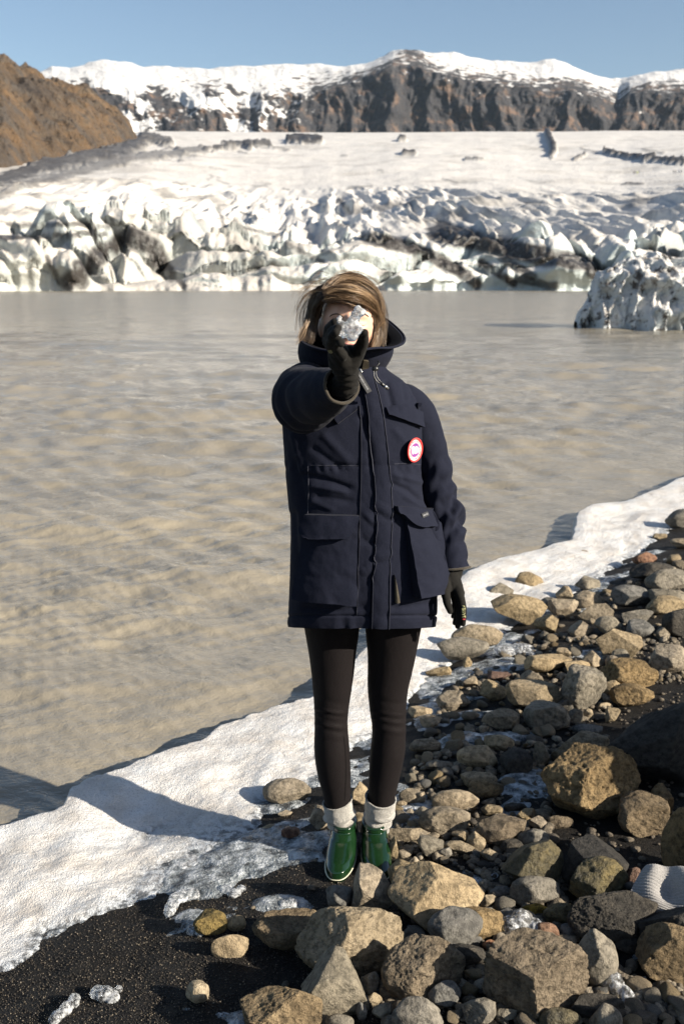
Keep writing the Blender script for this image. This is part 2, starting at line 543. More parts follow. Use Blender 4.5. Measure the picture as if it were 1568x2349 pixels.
M.bump(M.noise(4.5, 3, 0.5, v1, 0.2), 0.022, 0.45); M.bump(M.noise(17, 3, 0.6, v1, 0.4), 0.009, 0.8); M.bump(M.noise(50, 2, 0.6, v1, 0.3), 0.003, 0.6)
M.bump(M.noise(1.4, 3, 0.55, v1, 0.3), 0.06, 0.4)
M.bump(M.math('MULTIPLY', M.noise(1.1, 3, 0.6, M.coord('Object', (1, 1.4, 1))), M.attr('open')), 0.30, 1.0)
M.rough(M.math('ADD', 0.045, M.math('MULTIPLY', M.attr('open'), 0.20)))
wo = grid_obj('lake_water', np.stack([X, Y, WZ + H], -1), M.m)
attr(wo.data, 'open', sst(12, 70, np.hypot(X, Y)))
tag(wo, 'muddy brown glacier lake with small wind waves', kind='structure')

# ================================================================== GLACIER
def ang2pix(az, te):             # direction (azimuth, tan elevation) -> pixel
    d = np.stack([np.sin(az), np.cos(az), te], -1)
    dep = d @ FW
    return CX + FPX * (d[..., 0]) / dep, CY - FPX * (d @ UP) / dep

def pix2ang(px, py):
    d = ray(px, py)
    return np.arctan2(d[..., 0], d[..., 1]), d[..., 2] / np.hypot(d[..., 0], d[..., 1])

def line_te(pts, az):            # a traced line as tan elevation over azimuth
    p = np.array(pts, float); a, e = pix2ang(p[:, 0], p[:, 1])
    return np.interp(az, a, e)

naz = 700
az = np.linspace(-0.52, 0.52, naz)
d_front = 206 + 10 * n2(az, 0, 9, 51, 3) + 5 * n2(az, 0, 40, 52, 3)
te_front = line_te([(-500, 520), (0, 535), (150, 525), (300, 530), (420, 560), (520, 585), (640, 598), (800, 585), (960, 572), (1100, 575), (1300, 585), (1420, 590), (1568, 560), (2100, 540)], az)
te_top = line_te([(-500, 330), (250, 308), (330, 300), (500, 301), (700, 303), (900, 303), (1100, 301), (1300, 301), (1400, 299), (1568, 299), (2100, 299)], az)
u = np.linspace(0, 1, 470)
U = np.repeat(u[None], naz, 0); AZ = np.repeat(az[:, None], len(u), 1)
# distance: dense over the broken front, then opening out
D = d_front[:, None] + np.where(U < 0.30, U / 0.30 * 34, 0) + np.where(U >= 0.30, 34 + 190 * ((U - 0.30) / 0.40).clip(0, 1) ** 1.3 + 1500 * ((U - 0.70) / 0.30).clip(0, 1) ** 1.9, 0)
dd = D - d_front[:, None]
TE = te_front[:, None] + (te_top - te_front)[:, None] * (1 - np.exp(-(dd - 26).clip(0) / 330.0)) / (1 - math.exp(-1690 / 330.0))
hf = d_front[:, None] * te_front[:, None]
rise = sst(-1, 1, (dd - 1.5) / 26) ** 0.8
Z = np.where(dd < 26, WZ - 0.6 + (HC + (d_front[:, None] + 26) * te_front[:, None] - WZ + 0.6) * np.clip((dd / 26), 0, 1) ** 0.62, HC + D * TE)
X0, Y0 = np.sin(AZ) * D, np.cos(AZ) * D
# crevasses run down-glacier, fanning out to both sides; the snout breaks into rounded blocks
wx = X0 + 7 * n2(X0, Y0, 0.016, 53, 3); wy = Y0 + 10 * n2(X0, Y0, 0.014, 54, 3)
side = np.clip(X0 / 45, -1, 1)
rx = wx + (0.16 * side + 0.05) * (wy - 206); ry = wy
cv = fbm(np.stack([rx / 15, ry / 95, 0 * rx + 2.2], -1), 3, 0.45, ridged=True)
cv2 = fbm(np.stack([rx / 6.5, ry / 40, 0 * rx + 6.2], -1), 3, 0.5, ridged=True)
bx, by = wx * 0.92 - 0.25 * wy * side, wy * 0.92
ser1, ser2, sid, so1 = worley(np.stack([bx / 15, by / 14, 0 * rx], -1), 1)
sb1, sb2, sid2, so2 = worley(np.stack([bx / 6.0, by / 7, 0 * rx + 3], -1), 2)
crack = sst(0.0, 0.22, ser2 - ser1); crack2 = sst(0.0, 0.25, sb2 - sb1)
dome = 1 - (ser1 / 0.75) ** 3
cr = np.random.default_rng(9).random(256); ct = np.random.default_rng(12).normal(size=(256, 2))
tl1 = (ct[sid] * so1[..., :2]).sum(-1); tl2 = (ct[sid2] * so2[..., :2]).sum(-1)
rug = n2(X0, Y0, 0.10, 55, 4, ridged=True)
zone1 = sst(75, 25, dd); zone2 = sst(8, 45, dd) * sst(330, 150, dd)
Z = Z + zone1 * sst(0, 9, dd) * (1.8 * (dome - 0.4) + 3.6 * (crack - 0.9) + (cr[sid] - 0.5) * 4.5 + 3.2 * tl1 + 1.3 * (crack2 - 0.8) + 0.7 * rug + 1.4 * (cr[sid2] - .5) + 1.6 * tl2)
Z = Z + zone2 * sst(0.1, 0.6, n2(X0, Y0, 0.02, 64, 3) + 0.55) * ((cv - 0.25) * 6.0 + (cv2 - 0.3) * 2.6)
far = sst(120, 420, dd)
Z = Z + far * (3.6 * n2(X0, Y0, 0.010, 56, 4) + 0.9 * n2(X0, Y0, 0.06, 57, 3)) * sst(1700, 900, dd)
push = zone1 * ((cr[sid] - 0.5) * 12 + 2.5 * (dome - .4) + 4 * tl1 + 2.2 * tl2 + 1.5 * rug + 1.8 * (crack2 - .8) + 4 * n2(X0, Y0, 0.05, 58, 3))
D2 = D - push * sst(0, 5, dd) * sst(60, 35, dd)
X0, Y0 = np.sin(AZ) * D2, np.cos(AZ) * D2
GPX, GPY = ang2pix(AZ, (Z - HC) / D2)
# dirt: ash bands and moraine where the photograph has them
wv = 14 * n2(X0, Y0, 0.09, 59, 4); wq = 10 * n2(X0, Y0, 0.35, 60, 3)
band = np.zeros_like(Z)
def dirt(pts, w, amt=1.0, rag=1.0):
    global band
    d = seg_dist(GPX + wv * rag, GPY + 0.7 * wv * rag + wq * rag * .6, pts)
    band = np.maximum(band, amt * sst(w, w * 0.45, d))
dirt([(170, 640), (235, 585), (300, 535), (345, 560)], 26); dirt([(180, 610), (190, 650)], 22, .95); dirt([(345, 560), (395, 640)], 14, .7)
dirt([(860, 540), (930, 558), (1010, 590), (1060, 630)], 15); dirt([(1010, 520), (1130, 555), (1230, 575), (1340, 600), (1375, 640)], 22)
dirt([(1150, 590), (1220, 635)], 16, .9); dirt([(1190, 640), (1270, 655)], 14, .8); dirt([(690, 590), (760, 575)], 8, .5)
dirt([(20, 515), (140, 515), (250, 520)], 8, .8); dirt([(110, 590), (140, 650)], 9, .9); dirt([(780, 460), (800, 485)], 8, .9)
dirt([(500, 470), (520, 540)], 6, .7); dirt([(1480, 590), (1568, 600)], 10, .6)
dirt([(0, 415), (100, 385), (200, 365), (300, 345), (330, 325)], 20, .9); dirt([(0, 440), (150, 400), (300, 365), (420, 350), (470, 345)], 14, .7)
dirt([(330, 320), (390, 330)], 12, .9); dirt([(470, 345), (560, 332), (620, 335)], 6, .9, .5); dirt([(560, 335), (575, 340)], 7, 1, .3); dirt([(660, 325), (735, 325)], 7, 1, .4)
dirt([(925, 352), (950, 352)], 6, 1, .3); dirt([(915, 322), (928, 322)], 4, 1, .3); dirt([(1255, 310), (1270, 345), (1265, 355)], 10, 1, .5)
dirt([(1385, 350), (1440, 362), (1500, 368), (1568, 375)], 5, 1, .4); dirt([(1320, 365), (1340, 355)], 4, .8, .3)
for k in range(60):
    x_, y_ = wr.uniform(-100, 1650), wr.uniform(330, 520)
    dirt([(x_, y_), (x_ + wr.uniform(10, 60), y_ + wr.uniform(-8, 14))], wr.uniform(2, 4), wr.uniform(.3, .8), .5)
dirt([(840, 545), (960, 575), (1060, 625), (1090, 650)], 20); dirt([(1000, 535), (1130, 565), (1240, 590), (1350, 605), (1390, 640)], 27); dirt([(160, 650), (215, 590), (290, 545), (350, 565), (370, 610)], 30)
dirt([(1100, 600), (1180, 650)], 14); dirt([(380, 600), (420, 655)], 11, .9); dirt([(660, 560), (740, 600)], 9, .8); dirt([(0, 545), (110, 540), (240, 535)], 9, .9); dirt([(550, 520), (640, 540)], 6, .8)
band = np.maximum(band, zone1 * 0.85 * sst(0.13, 0.03, ser2 - ser1) * sst(-.1, .25, n2(X0, Y0, 0.03, 65, 3)) * sst(3, 9, dd))
band = np.maximum(band, zone2 * 0.7 * sst(.25, .6, cv) * sst(.05, .4, n2(X0, Y0, 0.02, 66, 3)))
Z = Z + 0.012 * D2 * sst(0.4, 1, band) * sst(150, 500, dd) * (0.35 + 0.5 * n2(X0, Y0, 0.05, 61, 3))
grey = sst(0.0, 0.5, n2(X0, Y0, 0.035, 62, 4) + 0.30 * sst(560, 200, GPX) * sst(450, 520, GPY) + 0.25 * sst(500, 150, GPX) * sst(480, 400, GPY) + 0.14 * sst(60, 10, dd)) * 0.5
streak = np.clip(n2(rx, ry * 0.2, 0.10, 63, 4) + 0.05, 0, 1) * sst(330, 60, dd)
M = Mt('glacier_ice', (0.8, 0.8, 0.8), 0.5)
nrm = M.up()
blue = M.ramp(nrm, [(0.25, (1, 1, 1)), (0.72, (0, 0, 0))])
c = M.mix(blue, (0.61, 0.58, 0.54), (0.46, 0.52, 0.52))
c = M.mix(M.attr('grey'), c, (0.31, 0.28, 0.24))
nz = M.noise(0.35, 5, 0.65)
c = M.mix(M.ramp(nz, [(0.56, (0, 0, 0)), (0.72, (0.55, 0.55, 0.55))]), c, (0.28, 0.25, 0.21))
c = M.mix(M.math('MULTIPLY', M.attr('dirt'), M.ramp(M.noise(0.5, 5, 0.7), [(0.28, (0.6, 0.6, 0.6)), (0.48, (1, 1, 1))]), True), c, (0.030, 0.026, 0.023))
M.color(c); M.bump(M.noise(0.6, 5, 0.6), 0.9, 0.7); M.bump(M.noise(0.12, 4, 0.6), 2.0, 0.3)
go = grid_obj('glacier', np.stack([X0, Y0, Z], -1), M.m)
attr(go.data, 'dirt', np.clip(band, 0, 1)); attr(go.data, 'grey', np.clip(grey + 0.35 * streak, 0, 1))
tag(go, 'wide white glacier tongue with crevasses and dark ash bands', kind='structure')
GLV, GLF = np.stack([X0, Y0, Z], -1), None

# ================================================================== MOUNTAINS
ridge = [(-500, 200), (0, 195), (80, 184), (120, 170), (160, 176), (200, 166), (245, 155), (290, 158), (330, 171), (400, 172), (470, 176), (540, 170), (600, 165), (650, 163), (720, 165), (790, 170), (838, 166), (870, 152), (898, 143),
         (935, 136), (990, 140), (1040, 140), (1090, 150), (1150, 158), (1200, 158), (1270, 155), (1300, 163), (1340, 183), (1370, 191), (1400, 196), (1440, 196), (1500, 183), (1568, 176), (2100, 160)]
brow = [(-500, 240), (60, 225), (150, 200), (250, 190), (350, 205), (500, 205), (640, 205), (700, 215), (780, 195), (850, 170), (900, 148), (940, 150), (985, 168), (1040, 180), (1100, 190), (1180, 200), (1260, 210), (1330, 215),
        (1400, 232), (1418, 240), (1440, 215), (1480, 205), (1568, 210), (2100, 200)]
naz = 900
az = np.linspace(-0.47, 0.47, naz)
ter, teb = line_te(ridge, az), line_te(brow, az)
jag = 0.0016 * n2(az, 0, 60, 70, 4)
ter = ter + jag * 0.6; teb = np.minimum(teb + 0.8 * jag, ter - 0.002)
D0, D1, DR = 3300., 3720., 4600.
u = np.linspace(0, 1, 210); U = np.repeat(u[None], naz, 0); AZ = np.repeat(az[:, None], len(u), 1)
D = np.where(U < 0.62, D0 + (D1 - D0) * U / 0.62, D1 + (DR - D1) * ((U - 0.62) / 0.28).clip(0, 1) + 900 * ((U - 0.9) / 0.1).clip(0, 1))
z0 = D0 * 0.10; zb = HC + D1 * teb[:, None]; zr = HC + DR * ter[:, None]
w1 = (U / 0.62).clip(0, 1)
left = sst(760, 560, ang2pix(AZ, 0.2 + 0 * AZ)[0])          # the left half is a broken slope, the right half a cliff
prof = (1 - left) * (0.30 * w1 + 0.70 * sst(0.25, 0.95, w1)) + left * (w1 ** 0.9)
Z = np.where(U <= 0.62, z0 + (zb - z0) * prof, zb + (zr - zb) * np.sin(((U - 0.62) / 0.28).clip(0, 1) * math.pi / 2) ** 0.9)
Z = np.where(U > 0.9, zr - 60 * (U - 0.9) / 0.1, Z)
X0, Y0 = np.sin(AZ) * D, np.cos(AZ) * D
arc = AZ * 3700
arcw = arc + 90 * n2(arc, Z, 1 / 260., 77, 3)
gul = fbm(np.stack([arcw / 130, Z / 420, 0 * Z + 3.3], -1), 5, 0.55, ridged=True)
gul2 = fbm(np.stack([arcw / 380, Z / 900, 0 * Z + 8.3], -1), 3, 0.5, ridged=True)
led = n2(arc + 0.5 * Z, Z, 1 / 95., 71, 5)
shelf = n2(arc * 0.5 + 60 * n2(arc, Z, 1 / 200., 74, 2), Z, 1 / 55., 72, 4)
face = sst(0.02, 0.2, U) * sst(0.66, 0.55, U)
push = face * (110 * (0.4 - gul2) + 65 * (0.4 - gul) + (22 + 25 * left) * shelf + 42 * led)
back = sst(0.62, 0.72, U) * sst(0.9, 0.84, U)
Z = Z + back * 16 * led + face * left * (22 * shelf)
D = D + push
X0, Y0 = np.sin(AZ) * D, np.cos(AZ) * D
MPX, MPY = ang2pix(AZ, (Z - HC) / D)
M = Mt('snowy_basalt', (0.1, 0.08, 0.07), 0.9)
r1 = M.noise(0.018, 6, 0.65); r2 = M.noise(0.05, 5, 0.6)
c = M.ramp(r1, [(0.34, (0.015, 0.016, 0.021)), (0.52, (0.034, 0.031, 0.032)), (0.62, (0.125, 0.080, 0.055))])
c = M.mix(M.ramp(r2, [(0.5, (0, 0, 0)), (0.7, (0.7, 0.7, 0.7))]), c, (0.026, 0.026, 0.030))
sn = M.math('ADD', M.attr('snow'), M.math('MULTIPLY', M.math('SUBTRACT', M.noise(0.03, 6, 0.7), 0.5), 1.5))
sn = M.ramp(sn, [(0.47, (0, 0, 0)), (0.56, (1, 1, 1))])
M.color(M.mix(sn, c, (0.60, 0.59, 0.58)))
M.bump(r2, 14, 0.8); M.bump(M.noise(0.15, 4, 0.6), 4, 0.5)
mo = grid_obj('mountain', np.stack([X0, Y0, Z], -1), M.m)
V, N = mesh_np(mo.data)
nz = np.abs(N[:, 2]).reshape(Z.shape)
snow = sst(0.30, 0.62, nz + 0.10 * led) * (0.35 + 0.65 * sst(0.25, 0.9, U)) 
snow = snow * (0.55 + 0.40 * left) + (0.34 + 0.42 * n2(arc, Y0, 1 / 120., 78, 4)) * back + 0.9 * sst(0.86, 0.92, U) + left * 0.60 * sst(-.15, .3, n2(arc, Z, 1 / 130., 75, 4)) * sst(.12, .4, U) - left * .30 * sst(.0, .4, n2(arc, Z, 1 / 150., 76, 4)) - .15 * left
lmask = left * sst(.06, .16, U) * (U < .66)
pat = 0.20 + 1.0 * n2(arc + .6 * Z, Z, 1 / 105., 79, 4) + 0.45 * (U / .62 - .35) + .25 * (nz - .4)
snow = snow * (1 - lmask) + pat * lmask
snow = snow - 0.45 * sst(70, 0, np.abs(MPX - 950)) * back - 0.5 * sst(60, 0, np.abs(MPX - 1310)) * sst(160, 200, MPY) * back - .25 * sst(0.12, 0, U)
attr(mo.data, 'snow', np.clip(snow, 0, 1))
tag(mo, 'snow capped dark basalt mountain wall behind the glacier', kind='structure')

# ---- brown hill on the left
hr = [(-700, 60), (-200, 120), (0, 151), (20, 156), (50, 176), (100, 195), (140, 204), (200, 215), (240, 242), (290, 281), (318, 325), (330, 345), (345, 372)]
hb = [(-700, 560), (-200, 455), (0, 408), (100, 378), (200, 355), (300, 338), (330, 350), (345, 375)]
px = np.linspace(-700, 345, 420)
a0, er = pix2ang(px, np.interp(px, *np.array(hr, float).T)); _, eb = pix2ang(px, np.interp(px, *np.array(hb, float).T))
er = er + 0.0022 * n2(px, 0, 0.02, 80, 4) * sst(345, 280, px)
u = np.linspace(0, 1.25, 190); U = np.repeat(u[None], 420, 0)
db = np.interp(px, [-700, 0, 200, 345], [380, 600, 760, 1000])[:, None]; dr = db + np.interp(px, [-700, 200, 345], [420, 300, 30])[:, None]
D = db + (dr - db) * U
zb, zr = HC + db * eb[:, None] - 6, HC + dr * er[:, None]
Z = np.where(U <= 1, zb + (zr - zb) * (0.25 * U.clip(0, 1) + 0.75 * np.sin(U.clip(0, 1) * math.pi / 2)), zr - (U - 1) * 60)
AZ = np.repeat(a0[:, None], len(u), 1)
X0, Y0 = np.sin(AZ) * D, np.cos(AZ) * D
rg = n2(X0 + 0.5 * Z, Y0 - 0.6 * Z, 0.022, 81, 6, ridged=True, gain=.6); rf = n2(X0, Y0 + Z, 0.06, 82, 4)
pr = sst(0, 0.1, U) * sst(1.0, 0.85, U)
Z = Z + pr * (15 * (rg - 0.3) + 7 * rf)
M = Mt('ochre_hillside', (0.2, 0.13, 0.06), 0.95)
r1 = M.noise(0.020, 6, 0.65); r2 = M.noise(0.09, 5, 0.65)
c = M.ramp(r1, [(0.34, (0.034, 0.026, 0.021)), (0.47, (0.072, 0.047, 0.027)), (0.58, (0.118, 0.070, 0.033)), (0.70, (0.13, 0.095, 0.062))])
c = M.mix(M.ramp(r2, [(0.50, (0, 0, 0)), (0.66, (0.8, 0.8, 0.8))]), c, (0.085, 0.065, 0.045))
c = M.mix(M.ramp(M.noise(0.035, 5, 0.7), [(0.52, (0, 0, 0)), (0.62, (0.85, 0.85, 0.85))]), c, (0.06, 0.05, 0.042))
M.color(c); M.bump(r2, 8, 1.0); M.bump(M.noise(0.3, 4, 0.6), 2.5, 0.9)
ho = grid_obj('hill', np.stack([X0, Y0, Z], -1), M.m)
tag(ho, 'rust brown rocky hill rising on the left above the glacier', kind='structure')

# ---- iceberg
M = Mt('dirty_iceberg', (0.8, 0.8, 0.8), 0.5)
n1 = M.noise(1.6, 5, 0.75); n2_ = M.noise(0.9, 4, 0.6)
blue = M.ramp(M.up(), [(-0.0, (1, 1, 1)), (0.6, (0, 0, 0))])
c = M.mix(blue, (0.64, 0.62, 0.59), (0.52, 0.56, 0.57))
c = M.mix(M.ramp(n1, [(0.40, (1, 1, 1)), (0.46, (0, 0, 0))]), c, (0.06, 0.05, 0.045))
c = M.mix(M.ramp(n2_, [(0.52, (0, 0, 0)), (0.72, (0.5, 0.5, 0.5))]), c, (0.52, 0.47, 0.41))
M.color(c); M.bump(n1, 0.25, 0.8); M.bump(M.noise(6, 4, 0.6), 0.08, 0.8)
Yb = 41.0
out = np.array([(1318, 738), (1335, 700), (1365, 650), (1372, 622), (1400, 612), (1440, 592), (1475, 588), (1500, 578), (1530, 592), (1568, 592), (1640, 575), (1720, 610), (1790, 690), (1810, 742)], float)
nx_, nz_ = 150, 90
ax = np.linspace(1318, 1810, nx_); topy = np.interp(ax, out[:, 0], out[:, 1])
th = np.linspace(0, math.pi, nz_)                        # front waterline, over the top, to the back waterline
TH = np.repeat(th[None], nx_, 0)
top = PY(ax, topy, Yb); hgt = np.maximum(top[:, 2] - WZ, 0.05)[:, None]
dep = (2.4 * np.sin(np.linspace(0.12, math.pi - 0.12, nx_)))[:, None]
Xb = top[:, 0][:, None] + 0 * TH
Yv = Yb - dep * np.cos(TH) * (1 - 0.35 * np.sin(TH))
Zb = WZ - 0.25 + (hgt + 0.25) * np.sin(TH) ** 0.75
pn = np.stack([Xb * 1.1, Yv * 1.1, Zb * 0.55], -1)
rd = fbm(pn, 5, 0.55, ridged=True); fl = fbm(np.stack([Xb * 3.2, Yv * 2.4, Zb * 0.9], -1), 3, 0.5)
mid = np.sin(TH) ** 0.4
Yv = Yv - (0.75 * (rd - 0.3) + 0.30 * fl) * np.cos(TH) * 1.0 - 0.35 * (rd - .3)
Zb = Zb + 0.22 * (rd - 0.4) * mid * sst(0, 0.6, hgt) 
Xb = Xb + 0.25 * fl
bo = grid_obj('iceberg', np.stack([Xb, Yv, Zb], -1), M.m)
tag(bo, 'dirty white iceberg floating alone at the right edge of the lake', 'iceberg')

# ---- the air between the lens and the mountains
if HAZE > 0:
    x0, x1, y0, y1, z0, z1 = -3600, 3600, -900, 7200, -3.0, 1250
    V = [(x0, y0, z0), (x1, y0, z0), (x1, y1, z0), (x0, y1, z0), (x0, y0, z1), (x1, y0, z1), (x1, y1, z1), (x0, y1, z1)]
    hm_ = bpy.data.materials.new('haze'); hm_.use_nodes = True; nt_ = hm_.node_tree; nt_.nodes.clear()
    po = nt_.nodes.new('ShaderNodeOutputMaterial'); pv_ = nt_.nodes.new('ShaderNodeVolumePrincipled')
    pv_.inputs['Color'].default_value = (0.62, 0.80, 1.0, 1); pv_.inputs['Density'].default_value = HAZE
    nt_.links.new(pv_.outputs[0], po.inputs['Volume'])
    hz = link('haze', make_mesh('haze', V, [(0, 3, 2, 1), (4, 5, 6, 7), (0, 1, 5, 4), (1, 2, 6, 5), (2, 3, 7, 6), (3, 0, 4, 7)], False), hm_)
    tag(hz, 'thin blue air in front of the far mountains', kind='stuff')
# ================================================================== THE PERSON
person = empty('person', (0.03, 2.70, 0.0))
tag(person, 'person in a navy parka and green rubber boots holding out clear ice', 'person')

def fabric(name, col, rough=0.85, weave=900, wr_=0.6, spec=0.25, sheen=0.15):
    M = Mt(name, col, rough, Specular_IOR_Level=spec)
    n = M.noise(weave, 2, 0.6); b = M.noise(14, 4, 0.6)
    a = tuple(min(1, v * 1.35 + .004) for v in col); d = tuple(v * 0.72 for v in col)
    c = M.ramp(n, [(0.35, d), (0.65, a)])
    M.color(M.mix(M.ramp(b, [(0.4, (0, 0, 0)), (0.7, (0.25, 0.25, 0.25))]), c, a))
    M.bump(n, 0.0008, wr_)
    M.bump(M.noise(55, 4, 0.6), 0.003, 0.35)
    M.set('Sheen Weight', sheen); M.set('Sheen Roughness', 0.5)
    return M.m
NAVY = fabric('navy_cloth', (0.0066, 0.0080, 0.0165), spec=0.08, sheen=0.02)
NAVYD = fabric('navy_inside', (0.0030, 0.0032, 0.0045), spec=.05, sheen=0)  # inside of the hood, coloured darker than the shell
BLACK = fabric('black_fleece', (0.0060, 0.0053, 0.0043), weave=700, spec=0.15, sheen=0.03)
LEG = fabric('legging_jersey', (0.0056, 0.0040, 0.0042), 0.65, 1400, 0.4, 0.08, 0.02)
SEAM = Mt('seam_thread', (0.032, 0.034, 0.05), 0.8).m
CUFF = fabric('brown_binding', (0.035, 0.028, 0.02), weave=500)
M = Mt('skin', (0.62, 0.37, 0.27), 0.48); M.set('Subsurface Weight', 0.12); M.set('Subsurface Radius', (0.012, 0.005, 0.003)); M.set('Subsurface Scale', 0.5)
sk = M.noise(40, 4, 0.6); M.color(M.ramp(sk, [(0.35, (0.56, 0.30, 0.21)), (0.65, (0.66, 0.41, 0.30))])); M.bump(M.noise(420, 3), 0.0006, 0.5)
SKIN = M.m

# ---- key points
W = lambda px, py, Yd: PY(np.array(px, float), np.array(py, float), np.array(Yd, float))
HEADC = W(800, 741, 2.70)

# ---- body: head, neck, trunk, limbs in one skin
def head_shape():
    n, m = 180, 130
    th = np.linspace(0, 2 * np.pi, n, endpoint=False); ph = np.linspace(-np.pi / 2, np.pi / 2, m)
    TH, PH = np.meshgrid(th, ph, indexing='ij')
    x = np.cos(PH) * np.sin(TH); f = np.cos(PH) * np.cos(TH); z = np.sin(PH)
    low = np.clip(-z, 0, 1)
    X = 0.074 * x * (1 - 0.26 * low ** 1.6); F = np.where(f > 0, 0.088 * f * (1 - 0.05 * low), 0.100 * f * (1 - 0.35 * low)); Z = 0.112 * z
    F = F + 0.018 * low ** 2 * (f > -0.2)
    front = np.clip(f * 1.6, 0, 1)
    G = lambda cx, cz, sx, sz: np.exp(-((X - cx) / sx) ** 2 - ((Z - cz) / sz) ** 2) * front
    F = F + 0.010 * G(0, 0.008, 0.008, 0.022) + 0.020 * G(0, -0.022, 0.0105, 0.013) + 0.007 * G(0.011, -0.027, 0.006, 0.006) + 0.007 * G(-0.011, -0.027, 0.006, 0.006)
    F = F - 0.011 * G(0.031, 0.004, 0.017, 0.012) - 0.011 * G(-0.031, 0.004, 0.017, 0.012)
    F = F + 0.0065 * G(0.031, 0.003, 0.011, 0.007) + 0.0065 * G(-0.031, 0.003, 0.011, 0.007)
    F = F + 0.004 * G(0.030, 0.024, 0.022, 0.008) + 0.004 * G(-0.030, 0.024, 0.022, 0.008)
    F = F + 0.006 * G(0, -0.050, 0.019, 0.004) + 0.007 * G(0, -0.060, 0.017, 0.005) - 0.004 * G(0, -0.0548, 0.02, 0.002)
    F = F + 0.006 * G(0, -0.085, 0.02, 0.014)
    V = np.stack([X, -F, Z], -1) + HEADC
    return V.reshape(-1, 3), [tuple(q) for q in grid_faces(n, m, True, False)] + [tuple(i * m for i in range(n))[::-1], tuple(i * m + m - 1 for i in range(n))]
SLR = [(745, 893, 2.74, .066), (710, 899, 2.70, .075), (698, 905, 2.60, .078), (695, 912, 2.48, .075), (701, 914, 2.37, .072), (718, 910, 2.27, .065), (745, 902, 2.17, .055), (773, 888, 2.09, .041), (782, 884, 2.07, .037)]
SLL = [(908, 920, 2.72, .046), (930, 925, 2.725, .052), (956, 955, 2.73, .055), (979, 1010, 2.735, .051), (994, 1070, 2.735, .047), (1003, 1130, 2.73, .050), (1015, 1168, 2.72, .049), (1026, 1205, 2.705, .043), (1034, 1250, 2.69, .041), (1038, 1285, 2.68, .043), (1040, 1304, 2.675, .042)]
def limb(ctrl, r0, r1):
    c = resample(np.array([W(a, b, d) for a, b, d, r in ctrl]), 60); return tube(c, np.linspace(r0, r1, 60), 18)
SH_R, EL_R, WR_R = W(708, 905, 2.69), W(708, 922, 2.37), W(790, 880, 2.10)
SH_L, EL_L, WR_L = W(935, 912, 2.72), W(1005, 1130, 2.74), W(1036, 1310, 2.66)
parts = [head_shape(), capsule(HEADC + (0, .02, -.03), W(797, 855, 2.72), .048, .056), capsule(W(797, 900, 2.72), W(820, 1330, 2.72), .11, .13),
         capsule(W(760, 905, 2.72), W(850, 905, 2.72), .07, .07),
         limb(SLR[:-2] + [(778, 890, 2.10, 0), (793, 872, 2.07, 0)], .044, .017), limb(SLL[1:] + [(1034, 1325, 2.66, 0)], .036, .016)]
for s_ in (-1, 1):      # ears
    parts.append(ball(HEADC + (s_ * 0.074, 0.012, -0.012), (0.009, 0.017, 0.027)))
LEGR = [(1400, 760, .072), (1500, 762, .062), (1600, 762, .049), (1660, 760, .044), (1740, 764, .046), (1800, 772, .038), (1850, 775, .033), (1925, 784, .032)]
LEGL = [(1400, 898, .072), (1500, 897, .062), (1600, 889, .052), (1665, 891, .045), (1740, 886, .046), (1800, 878, .038), (1850, 872, .034), (1925, 860, .033)]
for L in (LEGR, LEGL):
    C = np.array([W(a, y, 2.72) for y, a, r in L]); C = resample(C, 40); rr = resample(np.array([[r * 0.9] for _, _, r in L]), 40)[:, 0]
    parts.append(tube(C, rr, 20))
body_me = blend('body', parts, 0.0035, 3, 0.4)
body = link('body', body_me, SKIN, person)
HB = BVHTree.FromPolygons([v.co[:] for v in body_me.vertices], [p.vertices[:] for p in body_me.polygons])

# lips and brows and lashes are small meshes lying on the face
def on(bvh, px, py):
    d = Vector(ray(px, py)); h = bvh.ray_cast(Vector(CAM), d.normalized())
    return h[0], h[1]
def face_pt(x, z, off=0.0006):
    o = Vector(HEADC + np.array([x, -0.3, z])); h = HB.ray_cast(o, Vector((0, 1, 0)))
    return np.array(h[0]) + np.array(h[1]) * off
def arc_strip(pts, rad, name, mat):
    C = resample(np.array([face_pt(x, z) for x, z in pts]), 22)
    r = rad * np.sin(np.linspace(0.25, math.pi - 0.15, 22)) ** 0.6
    V, F = tube(C, np.stack([r, r * 0.6], 1), 8)
    return link(name, make_mesh(name, V, F), mat, person)
BROW = Mt('brow_hair', (0.10, 0.055, 0.03), 0.8).m; LASH = Mt('lash', (0.03, 0.018, 0.012), 0.7).m; LIP = Mt('lip', (0.50, 0.20, 0.17), 0.4).m
for s_ in (1, -1):
    arc_strip([(s_ * .014, .020), (s_ * .028, .0265), (s_ * .042, .025), (s_ * .050, .019)], .0026, 'eyebrow', BROW)
    arc_strip([(s_ * .018, .000), (s_ * .025, -.0025), (s_ * .034, -.0035), (s_ * .044, -.001)], .0012, 'eyelash', LASH)
arc_strip([(-.021, -.054), (-.008, -.0495), (0, -.051), (.008, -.0495), (.021, -.054)], .0036, 'upper_lip', LIP)
arc_strip([(-.019, -.0555), (-.007, -.0605), (.007, -.0605), (.019, -.0555)], .0042, 'lower_lip', LIP)

